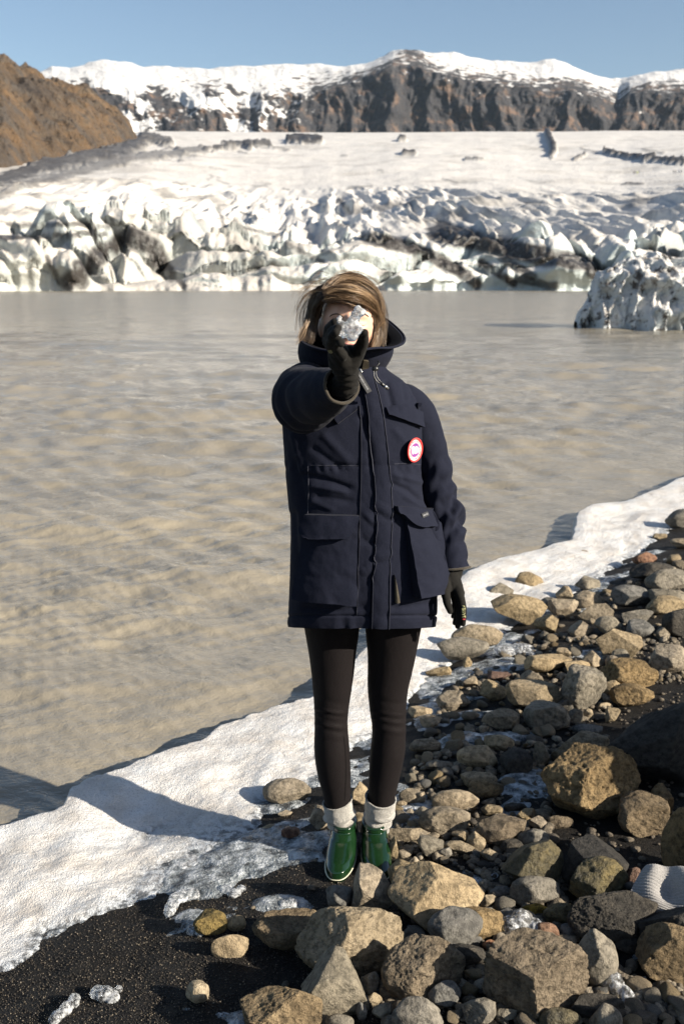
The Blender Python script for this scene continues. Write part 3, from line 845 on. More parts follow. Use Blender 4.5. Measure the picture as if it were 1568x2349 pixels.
# ---- parka shell: rings from the neck to the hem
rings = np.array([
    (800, 706, 868, .088, 2.715), (822, 694, 878, .095, 2.712), (844, 688, 886, .105, 2.71), (858, 672, 902, .112, 2.71), (874, 656, 925, .118, 2.71), (900, 647, 948, .125, 2.71),
    (945, 646, 964, .135, 2.705), (1000, 650, 967, .142, 2.70), (1070, 655, 965, .145, 2.70), (1130, 660, 969, .148, 2.70), (1190, 664, 980, .152, 2.70), (1260, 666, 992, .156, 2.70), (1350, 663, 1001, .160, 2.70),
    (1412, 661, 1000, .158, 2.70), (1428, 660, 998, .157, 2.70), (1437, 661, 997, .155, 2.70)], float)
rr = resample(rings, 250)
NA = 220
th = np.linspace(0, 2 * np.pi, NA, endpoint=False)
lev_z = np.array([PY(CX, y, Yc)[2] for y, Yc in rr[:, [0, 4]]])
xl = np.array([PY(a, y, Yc)[0] for y, a, Yc in rr[:, [0, 1, 4]]]); xr = np.array([PY(a, y, Yc)[0] for y, a, Yc in rr[:, [0, 2, 4]]])
cx_, hw = (xl + xr) / 2, (xr - xl) / 2
ex = np.interp(rr[:, 0], [800, 850, 950, 1438], [2.0, 2.1, 2.5, 2.6])[:, None]
cs, sn = np.cos(th)[None], np.sin(th)[None]
Vx = cx_[:, None] + hw[:, None] * np.sign(cs) * np.abs(cs) ** (2 / ex)
Vy = rr[:, 4][:, None] - rr[:, 3][:, None] * np.sign(sn) * np.abs(sn) ** (2 / ex)      # sin>0 is the front
Vz = lev_z[:, None] + 0 * Vx
kz = 0.88 * sst(1180, 1420, rr[:, 0])[:, None]
rs = ray(CX, rr[:, 0]); Vz = Vz + kz * (rs[:, 2] / rs[:, 1])[:, None] * (Vy - rr[:, 4][:, None])
P = np.stack([Vx, Vy, Vz], -1)
Nn = np.stack([np.cos(th)[None] * rr[:, 3][:, None] ** 1 + 0 * Vx, -np.sin(th)[None] * hw[:, None] + 0 * Vx, 0 * Vx], -1)
Nn /= np.linalg.norm(Nn, axis=-1, keepdims=True)
px, py = pix(P)
frontm = sst(-0.15, 0.1, np.sin(th))[None]
def fold(pts, w, dep):           # a crease or ridge drawn along a line on the front of the coat
    return frontm * 1.25 * dep * np.exp(-(seg_dist(px, py, pts) / w) ** 2)
disp = 0.004 * fbm(np.stack([P[..., 0] * 9, P[..., 1] * 9, P[..., 2] * 5], -1), 3) + 0.0016 * fbm(P * 30, 3)
for pts, w, dp in [
    ([(700, 1090), (760, 1105), (800, 1120)], 7, -.006), ([(715, 1115), (790, 1128)], 6, .004), ([(730, 1140), (800, 1150)], 7, -.004), ([(716, 1150), (760, 1168)], 6, .003),
    ([(900, 1110), (935, 1125), (965, 1150)], 6, -.005), ([(905, 1090), (965, 1105)], 6, .004), ([(930, 1140), (975, 1165)], 6, .003),
    ([(905, 985), (950, 1040)], 8, .003), ([(888, 880), (900, 930)], 7, -.007), ([(925, 880), (932, 920)], 6, -.003), ([(945, 905), (940, 930)], 5, -.003),
    ([(830, 960), (850, 1020), (852, 1080)], 6, -.005), ([(838, 1180), (858, 1200)], 5, .004), ([(835, 1240), (862, 1250)], 5, -.004), ([(825, 1225), (856, 1215)], 5, .003), ([(865, 1175), (898, 1195)], 6, -.005), ([(862, 1160), (895, 1178)], 5, .004),
    ([(828, 1310), (850, 1295)], 6, .005), ([(822, 1350), (848, 1325)], 7, -.005), ([(862, 1278), (890, 1268)], 5, .004), ([(864, 1290), (892, 1284)], 5, -.004),
    ([(700, 1395), (780, 1402), (830, 1392)], 7, -.005), ([(905, 1395), (990, 1385)], 8, -.004), ([(680, 1060), (700, 1160)], 8, -.004), ([(672, 1000), (690, 1080)], 8, .004),
    ([(672, 1180), (680, 1280), (676, 1360)], 9, -.006), ([(915, 1060), (925, 1100)], 7, -.003), ([(745, 1000), (800, 1060)], 10, .004), ([(720, 1030), (780, 1075)], 8, -.004)]:
    disp = disp + fold(pts, w, dp)
hs = sst(1408, 1418, py)                                          # quilted hem
disp += 0.0035 * hs * np.sin(py * 0 + px / 5.5 + 2 * n2(px, py, 0.03, 90, 2)) * n2(px, py, 0.02, 91, 2).clip(0, 1) * 2
disp += -0.006 * np.exp(-((py - 1413) / 2.2) ** 2) * frontm
disp += -0.004 * np.exp(-((py - 1067) / 2.5) ** 2) * sst(890, 885, np.abs(px - 835) + 815) * frontm
puck = 0.0025 * np.exp(-((py - 1074) / 7) ** 2) * np.sin(px / 3.1) * frontm * (np.abs(px - 860) > 40)
disp += puck + 0.002 * np.exp(-((py - 942) / 6) ** 2) * np.sin(px / 2.6) * frontm * (px > 885)
P = P + Nn * disp[..., None]
# close the hem inward
hem_in = P[-1:] .copy(); hem_in[..., 0] = cx_[-1] + (hem_in[..., 0] - cx_[-1]) * 0.93; hem_in[..., 1] = 2.70 + (hem_in[..., 1] - 2.70) * 0.93; hem_in[..., 2] += 0.004
hem_up = hem_in.copy(); hem_up[..., 2] += 0.10
shell = np.concatenate([P, hem_in, hem_up], 0)
parka = grid_obj('parka', shell, NAVY, person, False, True, flip=True)
SV, SF = shell.reshape(-1, 3), grid_faces(shell.shape[0], NA, False, True)
SB_ = BVHTree.FromPolygons(SV.tolist(), SF.tolist())

def patch(name, corners, n, m, off, mat, parent=None, bvh=None, edges=None, smooth=2, skirt=0.006, wob=0.0, tex=None):
    """a sewn-on piece of cloth following the coat: corners TL TR BR BL in pixels, or two edge polylines"""
    bvh = bvh or SB_
    u = np.linspace(0, 1, n); v = np.linspace(0, 1, m)
    if edges:
        a = resample(np.array(edges[0], float), m); b = resample(np.array(edges[1], float), m)
        px = a[None, :, 0] + (b - a)[None, :, 0] * u[:, None]; py = a[None, :, 1] + (b - a)[None, :, 1] * u[:, None]
    else:
        c = np.array(corners, float)
        top = c[0] + (c[1] - c[0]) * u[:, None]; bot = c[3] + (c[2] - c[3]) * u[:, None]
        px = top[:, None, 0] + (bot - top)[:, None, 0] * v[None]; py = top[:, None, 1] + (bot - top)[:, None, 1] * v[None]
    H = np.zeros((n, m, 3)); last = None
    for i in range(n):
        for j in range(m):
            d = Vector(ray(px[i, j], py[i, j])).normalized()
            h = bvh.ray_cast(Vector(CAM), d)[0]
            if h is None or (last is not None and abs(h[1] - last[1]) > 0.10):
                h = Vector(CAM + ray(px[i, j], py[i, j]) * ((last[1]) / ray(px[i, j], py[i, j])[1])) if last is not None else Vector(PY(px[i, j], py[i, j], 2.55))
            H[i, j] = h; last = H[i, j]
    for _ in range(smooth):
        K = H.copy()
        K[1:-1] = (H[:-2] + 2 * H[1:-1] + H[2:]) / 4
        K2 = K.copy(); K2[:, 1:-1] = (K[:, :-2] + 2 * K[:, 1:-1] + K[:, 2:]) / 4
        H = K2
    du = np.gradient(H, axis=0); dv = np.gradient(H, axis=1)
    N = np.cross(dv, du); N /= np.linalg.norm(N, axis=-1, keepdims=True) + 1e-9
    N = np.where((N[..., 1:2] > 0), -N, N)
    U, Vv = np.meshgrid(u, v, indexing='ij')
    o = off(U, Vv) if callable(off) else off + 0 * U
    if tex is not None: o = o + tex(U, Vv)
    if wob: o = o + wob * fbm(H * 34, 3)
    T = H + N * o[..., None]
    # rim folded down onto the coat
    G = np.zeros((n + 2, m + 2, 3)); G[1:-1, 1:-1] = T
    B = H - N * skirt
    G[0, 1:-1], G[-1, 1:-1], G[1:-1, 0], G[1:-1, -1] = B[0], B[-1], B[:, 0], B[:, -1]
    G[0, 0], G[0, -1], G[-1, 0], G[-1, -1] = B[0, 0], B[0, -1], B[-1, 0], B[-1, -1]
    ob = grid_obj(name, G, mat, parent or parka)
    ob.data.polygons.foreach_set('use_smooth', np.ones(len(ob.data.polygons), bool))
    md = ob.data
    md.set_sharp_from_angle(angle=R(50))
    return ob, T, N

# front fly, with its two lines of stitching
PL = [(826, 868), (838, 930), (847, 1000), (855, 1080), (859, 1190), (857, 1270), (853, 1330), (850, 1439)]
PR = [(858, 868), (876, 930), (887, 1000), (894, 1070), (899, 1135), (900, 1200), (897, 1300), (894, 1441)]
patch('front_fly', None, 16, 150, lambda U, V: 0.006 + 0.003 * np.sin(U * math.pi), NAVY, edges=(PL, PR), wob=0.0022)
PL2 = [(822, 930), (826, 1000), (826, 1090), (824, 1165), (822, 1250), (820, 1310), (816, 1410)]
PL3 = [(836, 930), (845, 1000), (853, 1080), (857, 1190), (855, 1270), (851, 1330), (848, 1410)]
patch('fly_facing', None, 10, 120, lambda U, V: 0.0015 + 0.002 * U, NAVY, edges=(PL2, PL3), wob=0.003)
def seam(pts, w=0.9, off=0.0018, n=60, mat=None):
    a = np.array(pts, float)
    d = np.gradient(a, axis=0); nn = np.stack([-d[:, 1], d[:, 0]], 1); nn /= np.linalg.norm(nn, axis=1)[:, None]
    return patch('seam', None, 3, n, off, mat or SEAM, edges=((a - nn * w / 2).tolist(), (a + nn * w / 2).tolist()), smooth=1, skirt=0.002)[0]
def shift(pts, dx): return [(x + dx, y) for x, y in pts]
seam(shift(PL, 3), .7, .0100, 120); seam(shift(PR, -3), .7, .0098, 120); seam(shift(PL2, 2), .6, .0045, 90)
seam([(889, 944), (925, 939), (960, 933)], .7); seam([(903, 1064), (930, 1063), (963, 1066)], .6); seam([(712, 1067), (770, 1068), (824, 1069)], .6)
seam([(706, 1070), (708, 1120), (706, 1178)], .6)
# chest pocket flaps
patch('chest_flap', [(883, 934), (962, 924), (963, 980), (888, 953)], 22, 18, lambda U, V: 0.004 + 0.011 * V, NAVY, wob=0.003)
patch('chest_flap', [(735, 915), (820, 922), (819, 940), (775, 973)], 18, 14, lambda U, V: 0.004 + 0.009 * V, NAVY, wob=0.003)
# bellows pockets with flaps
patch('pocket', [(704, 1196), (821, 1192), (816, 1379), (691, 1369)], 30, 40, lambda U, V: 0.014 + 0.028 * V ** 1.1 + 0.004 * np.sin(U * 3.1), NAVY, wob=0.004, smooth=8)
patch('pocket_flap', None, 30, 16, lambda U, V: 0.020 + 0.019 * V, NAVY, edges=([(706, 1178), (700, 1200), (698, 1212), (706, 1224), (717, 1231)], [(823, 1181), (824, 1188), (822, 1194), (812, 1213), (797, 1231)]), wob=0.003)
patch('pocket', [(925, 1190), (1000, 1196), (1011, 1356), (947, 1367)], 26, 40, lambda U, V: 0.014 + 0.028 * V ** 0.8, NAVY, wob=0.005, smooth=6)
FLAP = patch('pocket_flap', None, 26, 18, lambda U, V: 0.022 + 0.012 * V, NAVY, edges=([(903, 1160), (906, 1176), (916, 1180), (930, 1196), (954, 1213)], [(989, 1166), (998, 1178), (1005, 1194), (1005, 1202), (1001, 1210)]), wob=0.003)
LEATHER = Mt('black_leather', (0.05, 0.042, 0.03), 0.35); LEATHER.bump(LEATHER.noise(300, 3), 0.0012, 0.8)
patch('pull_loop', [(903, 1318), (908, 1332), (916, 1381), (905, 1382)], 6, 12, lambda U, V: 0.006 + 0.004 * np.sin(U * 3.14), LEATHER.m)

# ---- writing and emblems: flat print set on small sewn pieces
def text_mesh(s, size):
    cu = bpy.data.curves.new('t', 'FONT'); cu.body = s; cu.size = size; cu.resolution_u = 2; cu.align_x = 'CENTER'; cu.align_y = 'CENTER'; cu.offset = size * 0.012
    o = bpy.data.objects.new('t', cu); COL.objects.link(o)
    dg = bpy.context.evaluated_depsgraph_get()
    me = bpy.data.meshes.new_from_object(o.evaluated_get(dg))
    bpy.data.objects.remove(o); bpy.data.curves.remove(cu)
    V = np.array([v.co[:] for v in me.vertices]); F = [tuple(p.vertices) for p in me.polygons]
    bpy.data.meshes.remove(me)
    return V, F
def frame_at(px, py, up_px, bvh=None, tilt=None):
    """local axes of the coat's surface at a pixel: origin, x, y (towards up_px), normal"""
    h, n = on(bvh or SB_, px, py)
    vd = Vector(ray(px, py))
    fl = lambda v: -v if v.dot(vd) > 0 else v
    hs_ = [on(bvh or SB_, px + a, py + b)[1] for a in (-8, 0, 8) for b in (-10, 0, 10)]
    n = sum((fl(v) for v in hs_ if v is not None), Vector()).normalized()
    o = np.array(h); n = np.array(n)
    q = W(up_px[0], up_px[1], h[1]); y = q - o; y -= n * (y @ n); y /= np.linalg.norm(y)
    x = np.cross(y, n)
    return o, x, y, n
def flat(name, V, F, fr, h, mat, parent):
    o, x, y, n = fr
    V = np.asarray(V, float)
    Wd = o + V[:, :1] * x + V[:, 1:2] * y + (V[:, 2:3] + h) * n
    return link(name, make_mesh(name, Wd, F, False), mat, parent)
def disk(r, n=48, cz=0.0, r0=0.0, sx=1.0):
    a = np.linspace(0, 2 * np.pi, n, endpoint=False)
    ring = np.stack([np.cos(a) * r * sx, np.sin(a) * r, 0 * a + cz], 1)
    if r0 == 0: return ring, [tuple(range(n))]
    ri = np.stack([np.cos(a) * r0 * sx, np.sin(a) * r0, 0 * a + cz], 1)
    return np.vstack([ring, ri]), [(i, (i + 1) % n, n + (i + 1) % n, n + i) for i in range(n)]
def ring_solid(r1, r0, hgt, n=64):
    a = np.linspace(0, 2 * np.pi, n, endpoint=False); c = np.linspace(0, 2 * np.pi, 10, endpoint=False)
    rm, rt = (r1 + r0) / 2, (r1 - r0) / 2
    A, C_ = np.meshgrid(a, c, indexing='ij')
    V = np.stack([np.cos(A) * (rm + rt * np.cos(C_)), np.sin(A) * (rm + rt * np.cos(C_)), hgt * np.sin(C_)], -1)
    return V.reshape(-1, 3), [tuple(f) for f in grid_faces(n, 10, True, True)]
REDM = Mt('red_embroidery', (0.62, 0.035, 0.03), 0.6).m; WHT = Mt('white_embroidery', (0.80, 0.76, 0.72), 0.7).m; BLU = Mt('blue_embroidery', (0.03, 0.025, 0.22), 0.7).m
PINK = Mt('pink_thread', (0.65, 0.10, 0.25), 0.7).m; MAROON = Mt('maroon_thread', (0.25, 0.03, 0.05), 0.7).m
fr = frame_at(945, 1031, (945, 1000))
Rb = 28.5 / ppm(1031, 2.56)
sxb = 0.92
def fb(name, VF, h, mat, parent): 
    V, F = VF; V = np.array(V, float); V[:, 0] *= sxb
    return flat(name, V, F, fr, h, mat, parent)
badge = fb('badge', disk(Rb), 0.0095, WHT, parka)
fb('badge_rim', ring_solid(Rb * 1.02, Rb * 0.86, 0.0022), 0.0100, REDM, parka)
fb('badge_ring', disk(Rb * .60, r0=Rb * .55), 0.0102, PINK, parka)
fb('badge_sea', disk(Rb * .56), 0.0099, BLU, parka)
def blobland(seed, r, cx, cy):
    a = np.linspace(0, 2 * np.pi, 40, endpoint=False)
    rad = r * (1 + 0.16 * np.sin(3 * a + seed) + 0.10 * np.sin(7 * a + 2 * seed))
    return np.stack([cx + rad * np.cos(a), cy + rad * np.sin(a), 0 * a], 1), [tuple(range(40))]
fb('badge_land', join([blobland(1, Rb * .30, -Rb * .20, 0.04 * Rb), blobland(2.4, Rb * .29, Rb * .22, -0.02 * Rb)]), 0.0105, WHT, parka)
lines = []
for k in range(16):
    a = k * math.pi / 8 + math.pi / 2
    if abs(math.cos(a)) > 0.8: continue
    p0, p1 = np.array([math.cos(a), math.sin(a)]) * Rb * .30, np.array([math.cos(a), math.sin(a)]) * Rb * .55; q = np.array([-math.sin(a), math.cos(a)]) * Rb * .02
    lines.append((np.array([[*(p0 - q), 0], [*(p0 + q), 0], [*(p1 + q), 0], [*(p1 - q), 0]]), [(0, 1, 2, 3)]))
fb('badge_meridians', join(lines), 0.0101, PINK, parka)
def arc_text(s, r, a0, a1, size, flipd=False):
    out = []
    for k, ch in enumerate(s):
        if ch == ' ': continue
        a = a0 + (a1 - a0) * (k + .5) / len(s)
        V, F = text_mesh(ch, size)
        t = a - math.pi / 2 if not flipd else a + math.pi / 2
        c, s_ = math.cos(t), math.sin(t)
        out.append((np.stack([V[:, 0] * c - V[:, 1] * s_ + r * math.cos(a), V[:, 0] * s_ + V[:, 1] * c + r * math.sin(a), 0 * V[:, 0]], 1), F))
    return join(out)
fb('badge_lettering', join([arc_text('CANADA GOOSE', Rb * .735, R(160), R(20), Rb * .24), arc_text('ARCTIC PROGRAM', Rb * .735, R(205), R(335), Rb * .21, True)]), 0.0104, MAROON, parka)
leafs = []
for s_ in (-1, 1):
    for k in range(5):
        a = R(90 + s_ * (74 + k * 9)) 
        c = np.array([math.cos(a), math.sin(a)]) * Rb * .73
        b = np.linspace(0, 2 * np.pi, 10, endpoint=False); rd_ = Rb * .06 * (1 + 0.45 * np.cos(b * 5))
        leafs.append((np.stack([c[0] + rd_ * np.cos(b), c[1] + rd_ * np.sin(b), 0 * b], 1), [tuple(range(10))]))
fb('badge_leaves', join(leafs), 0.0104, REDM, parka)

LTR = Mt('lettering_thread', (0.30, 0.30, 0.31), 0.7).m
TAGM = Mt('label_ground', (0.008, 0.008, 0.010), 0.5).m
def label_strip(name, px, py, up, w, h, text, frac, lift, rot=0.0, parent=None, bvh=None, fr=None, size=None):
    f = fr or frame_at(px, py, up, bvh)
    o, x, y, n = f
    if rot:
        c, s_ = math.cos(rot), math.sin(rot); x, y = x * c + y * s_, y * c - x * s_
    f = (o, x, y, n)
    V = np.array([[-w, -h, 0], [w, -h, 0], [w, h, 0], [-w, h, 0], [-w, -h, -.002], [w, -h, -.002], [w, h, -.002], [-w, h, -.002]])
    ob = flat(name, V, [(0, 1, 2, 3), (4, 5, 1, 0), (5, 6, 2, 1), (6, 7, 3, 2), (7, 4, 0, 3)], f, lift, TAGM, parent or parka)
    tv, tf = text_mesh(text, size or h * 0.85)
    k = 2 * w * frac / (tv[:, 0].max() - tv[:, 0].min()); tv[:, 0] *= k; tv[:, :2] -= (tv[:, :2].max(0) + tv[:, :2].min(0)) / 2
    flat('lettering', tv, tf, f, lift + .0006, LTR, parent or parka)
    return ob
s_pm = ppm(1180, 2.52)
FB_ = BVHTree.FromPolygons([v.co[:] for v in FLAP[0].data.vertices], [p.vertices[:] for p in FLAP[0].data.polygons])
label_strip('label', 974, 1181, (974.5, 1150), 13.5 / s_pm, 5.4 / s_pm, 'CANADA GOOSE', .80, 0.0022, rot=0.05, bvh=FB_)

# zip pull hanging from the collar
zfr = frame_at(831, 880, (822, 862))
label_strip('zip_pull', 831, 880, None, 27 / ppm(880, 2.55), 6.4 / ppm(880, 2.55), 'CANADA GOOSE', .74, 0.014, rot=-R(90), fr=zfr)

# ---- hood lying open round the neck
Rm = np.array([W(*q) for q in [(790, 806, 2.535), (826, 803, 2.525), (862, 798, 2.545), (898, 797, 2.59), (924, 787, 2.66), (926, 770, 2.725), (906, 748, 2.79), (878, 728, 2.84), (835, 715, 2.87), (798, 708, 2.885), (755, 712, 2.87), (720, 728, 2.83),
                                  (698, 750, 2.775), (688, 772, 2.70), (694, 786, 2.63), (716, 797, 2.575), (750, 804, 2.545)]])
Rm = resample(Rm, 140, True)
cn = W(792, 846, 2.715)
ang = np.arctan2(Rm[:, 0] - cn[0], -(Rm[:, 1] - cn[1]))
neck = np.stack([cn[0] - .004 + .111 * np.sin(ang), cn[1] - .100 * np.cos(ang), cn[2] + 0.0 * ang + 0.01 * np.cos(ang)], 1)
def lerp_rows(A, B, ks, bulge, ez=0.24):
    rows = []
    for k in ks:
        p = A + (B - A) * np.array([k ** ez, k ** ez, k]); c = p.mean(0); out_ = p - c; out_[:, 2] = 0
        out_ /= np.linalg.norm(out_, axis=1)[:, None] + 1e-9
        rows.append(p + out_ * (bulge * math.sin(k * math.pi))[..., None] if np.ndim(bulge) else p + out_ * bulge * math.sin(k * math.pi))
    return np.array(rows)
cin = Rm.mean(0)
inn = Rm + (cin - Rm) * 0.05
outer = lerp_rows(Rm, neck, np.linspace(0, 1, 26), 0.012)
inner = lerp_rows(inn, neck * 0.86 + cn * 0.14, np.linspace(0, 1, 20), 0.004)
wv_ = fbm(outer * 22, 3)[..., None] * 0.006
oc = outer - outer.mean(1, keepdims=True); oc /= np.linalg.norm(oc, axis=-1, keepdims=True)
outer = outer + oc * wv_ * np.linspace(0, 1, 26)[:, None, None]
hood = grid_obj('hood', np.concatenate([inner[::-1], outer], 0), NAVY, parka, False, True, flip=True)
hood.data.materials.append(NAVYD)
mi = np.zeros(len(hood.data.polygons), np.int32); mi[:19 * 140] = 1; hood.data.polygons.foreach_set('material_index', mi)
V, F = tube(np.vstack([Rm, Rm[:1]]), 0.0032, 8, False)
link('hood_piping', make_mesh('hood_piping', V, F), NAVY, parka)
HDB = BVHTree.FromPolygons([v.co[:] for v in hood.data.vertices], [p.vertices[:] for p in hood.data.polygons])
TRIM = Mt('black_trim', (0.012, 0.012, 0.012), 0.35).m; METAL = Mt('steel', (0.5, 0.48, 0.44), 0.3, Metallic=1.0).m
patch('collar_tab', [(832, 823), (844, 826), (845, 845), (828, 848)], 5, 7, 0.006, LEATHER.m, bvh=HDB)
# cord lock with its two cords and metal end
def cord(pts, r, name, mat, n=24):
    V, F = tube(resample(np.array([W(*q) for q in pts]), n), r, 8)
    return link(name, make_mesh(name, V, F), mat, parka)
V, F = ball(W(860, 846, 2.545), (.0085, .006, .0075)); link('cord_lock', make_mesh('cord_lock', V, F), TRIM, parka)
cord([(866, 828, 2.555), (869, 833, 2.55), (863, 841, 2.545)], .0016, 'cord', TRIM)
cord([(857, 850, 2.54), (858, 864, 2.535), (866, 876, 2.535), (875, 882, 2.54)], .0016, 'cord', TRIM)
cord([(862, 850, 2.54), (863, 862, 2.535), (871, 874, 2.535), (879, 880, 2.54)], .0016, 'cord', TRIM)
V, F = capsule(W(876, 881, 2.535), W(886, 889, 2.54), .0042, .0045, 5, 12); link('cord_end', make_mesh('cord_end', V, F), TRIM, parka)
V, F = capsule(W(884, 887, 2.533), W(888, 891, 2.537), .0048, .0044, 4, 12); link('cord_cap', make_mesh('cord_cap', V, F), METAL, parka)
cord([(723, 843, 2.60), (728, 850, 2.57), (732, 862, 2.56)], .0016, 'cord', TRIM)
V, F = capsule(W(826, 847, 2.548), W(829, 853, 2.545), .0028, .0022, 4, 10); link('zip_slider', make_mesh('zip_slider', V, F), METAL, parka)

# ---- sleeves
def sleeve(ctrl, name, seed, creases):
    c = np.array([np.append(W(a, b, d), r) for a, b, d, r in ctrl]); c = resample(c, 110)
    C, r = c[:, :3], c[:, 3]
    T, A, B = frames(C)
    n = 84; t = np.linspace(0, 2 * np.pi, n, endpoint=False)
    L = np.concatenate([[0], np.cumsum(np.linalg.norm(np.diff(C, axis=0), axis=1))])
    d = A[:, None] * np.cos(t)[None, :, None] + B[:, None] * np.sin(t)[None, :, None]
    P = C[:, None] + d * r[:, None, None]
    px, py = pix(P)
    dz = 0.0045 * fbm(np.stack([P[..., 0] * 14 + seed, P[..., 1] * 14, P[..., 2] * 14], -1), 3)
    lw = L[:, None] + 0.045 * np.sin(t[None] + seed) + 0.03 * fbm(np.stack([np.cos(t)[None] * 1.2 + 0 * L[:, None], np.sin(t)[None] * 1.2 + 0 * L[:, None], L[:, None] * 6 + 0 * t[None]], -1), 2)
    for l0, w, amp, k in creases:
        dz = dz + amp * np.exp(-((L[:, None] - l0) / w) ** 2) * np.sin(lw * k) * (0.5 + 0.5 * np.cos(t[None] * 1.0 + seed * 1.7 + l0 * 9)) 
    P = P + d * dz[..., None]
    end = C[-1] + (P[-1] - C[-1]) * 0.90
    ins = C[-14] + (P[-14] - C[-14]) * 0.86
    G = np.concatenate([P, end[None] - 0 * T[-1], ins[None]], 0)
    o = grid_obj(name, G, NAVY, parka, False, True)
    rim = P[-1]; V, F = tube(np.vstack([rim, rim[:1]]), 0.0036, 8, False)
    link('cuff_binding', make_mesh('cuff_binding', V, F), CUFF, parka)
    return o, C, BVHTree.FromPolygons(G.reshape(-1, 3).tolist(), grid_faces(G.shape[0], n, False, True).tolist())
slR, CR, SRB = sleeve(SLR, 'sleeve', 1.0,
       [(.12, .10, .010, 70), (.30, .12, .013, 85), (.45, .10, .007, 70), (.06, .05, .008, 90), (.22, .05, .006, 150)])
slL, CLn, SLB = sleeve(SLL, 'sleeve', 2.4,
       [(.12, .09, .006, 60), (.33, .06, .009, 80), (.40, .05, .011, 110), (.50, .07, .006, 90), (.24, .05, .007, 75)])

# ---- leggings
def legging(rows):
    c = []
    for y, a, b in rows:
        m, Yc = (a + b) / 2, 2.72
        p = W(m, y, Yc); c.append((*p, (b - a) / 2 / ppm(y, Yc)))
    c = resample(np.array(c), 120); C, r = c[:, :3], c[:, 3]
    n = 72; t = np.linspace(0, 2 * np.pi, n, endpoint=False)
    L = C[0, 2] - C[:, 2]
    P = np.stack([C[:, 0:1] + r[:, None] * np.cos(t), C[:, 1:2] - r[:, None] * 1.08 * np.sin(t), C[:, 2:3] + 0 * t[None]], -1)
    d = P - C[:, None]; d /= np.linalg.norm(d, axis=-1, keepdims=True)
    px, py = pix(P)
    f = np.clip(np.sin(t), 0, 1)[None] ** 0.7
    dz = 0.0015 * fbm(P * np.array([16, 16, 10]), 3)
    for y0, wd, amp in creases_:
        ctr = rows[np.argmin([abs(r_[0] - y0) for r_ in rows])]; m = (ctr[1] + ctr[2]) / 2
        dz = dz + f * amp * np.exp(-((py - y0 - 5 * np.sin((px - m) / 22) - 0.0022 * (px - m) ** 2 * -1) / wd) ** 2)
    return P + d * dz[..., None]
creases_ = [(1634, 3.0, .0045), (1642, 4, -.003), (1655, 4, -.002), (1668, 3.0, .004), (1676, 4, -.0025), (1612, 8, -.002), (1690, 3, .0015)]
GR = legging([(1395, 690, 824), (1435, 697, 825), (1495, 707, 817), (1540, 713, 812), (1580, 717, 806), (1620, 720, 800), (1666, 721, 797), (1723, 720, 802), (1771, 727, 804), (1819, 739, 804), (1841, 744, 803), (1870, 752, 803)])
creases_ = [(1639, 3.0, .003), (1647, 4, -.002), (1656, 3.0, .0028), (1664, 4, -.002), (1677, 3, .003), (1612, 7, -.002)]
GLg = legging([(1395, 838, 972), (1435, 837, 966), (1495, 842, 955), (1540, 843, 945), (1580, 843, 936), (1627, 847, 931), (1675, 853, 930), (1723, 849, 929), (1771, 846, 919), (1819, 845, 908), (1835, 846, 905), (1868, 848, 900)])
n1_, n2__ = GR.shape[:2]
lg = join([(GR.reshape(-1, 3), grid_faces(n1_, n2__, False, True).tolist()), (GLg.reshape(-1, 3), grid_faces(n1_, n2__, False, True).tolist())])
leggings = link('leggings', make_mesh('leggings', lg[0], lg[1]), LEG, person)
LB = BVHTree.FromPolygons(lg[0].tolist(), lg[1])
patch('seam', None, 3, 60, 0.0008, Mt('flat_seam', (0.004, 0.0034, 0.0036), 0.8, Specular_IOR_Level=.1).m, leggings, LB, edges=([(787, 1690), (791, 1730), (792, 1780), (789, 1838)], [(789, 1690), (793, 1730), (794, 1780), (791, 1838)]), smooth=0, skirt=.002)

# ---- socks
M = Mt('grey_wool', (0.42, 0.39, 0.35), 0.95)
w_ = M.node('ShaderNodeTexWave'); w_.wave_type = 'BANDS'; w_.bands_direction = 'X'; w_.inputs['Scale'].default_value = 95; w_.inputs['Distortion'].default_value = 2.5; w_.inputs['Detail'].default_value = 2
M.ln(M.coord(), w_.inputs['Vector'])
nf = M.noise(380, 3, 0.7)
M.color(M.mix(M.ramp(nf, [(0.35, (0, 0, 0)), (0.6, (1, 1, 1))]), (0.22, 0.205, 0.18), (0.50, 0.475, 0.43)))
M.bump(w_.outputs['Color'], 0.0024, 1.0); M.bump(nf, 0.002, 0.8); M.set('Sheen Weight', 0.3)
WOOL = M.m
def sock(rows, seed):
    c = []
    for y, a, b, Yc in rows: c.append((*W((a + b) / 2, y, Yc), (b - a) / 2 / ppm(y, Yc)))
    c = resample(np.array(c), 80); C, r = c[:, :3], c[:, 3]
    n = 80; t = np.linspace(0, 2 * np.pi, n, endpoint=False)
    P = np.stack([C[:, 0:1] + r[:, None] * np.cos(t), C[:, 1:2] - r[:, None] * 1.05 * np.sin(t), C[:, 2:3] + 0 * t[None]], -1)
    s = np.linspace(0, 1, 80)[:, None]
    P[..., 2] += (0.010 * np.cos(t + seed))[None] * (1 - s)
    d = P - C[:, None]; d[..., 2] = 0; d /= np.linalg.norm(d, axis=-1, keepdims=True)
    dz = 0.0075 * np.sin(s * 26 + 1.2 * np.sin(t[None] + seed * 2) + seed) * sst(.1, .35, s) * (0.6 + 0.5 * np.sin(t[None] * 2 + seed * 3)) + 0.003 * fbm(P * 40, 3)
    P = P + d * dz[..., None]
    inner_ = C[:6, None][::-1] + (P[:6][::-1] - C[:6, None][::-1]) * 0.93
    ob = grid_obj('sock', np.concatenate([inner_, P], 0), WOOL, person, False, True)
    V, F = tube(np.vstack([P[0], P[0][:1]]), 0.0026, 8, False); link('sock_welt', make_mesh('sock_welt', V, F), WOOL, ob)
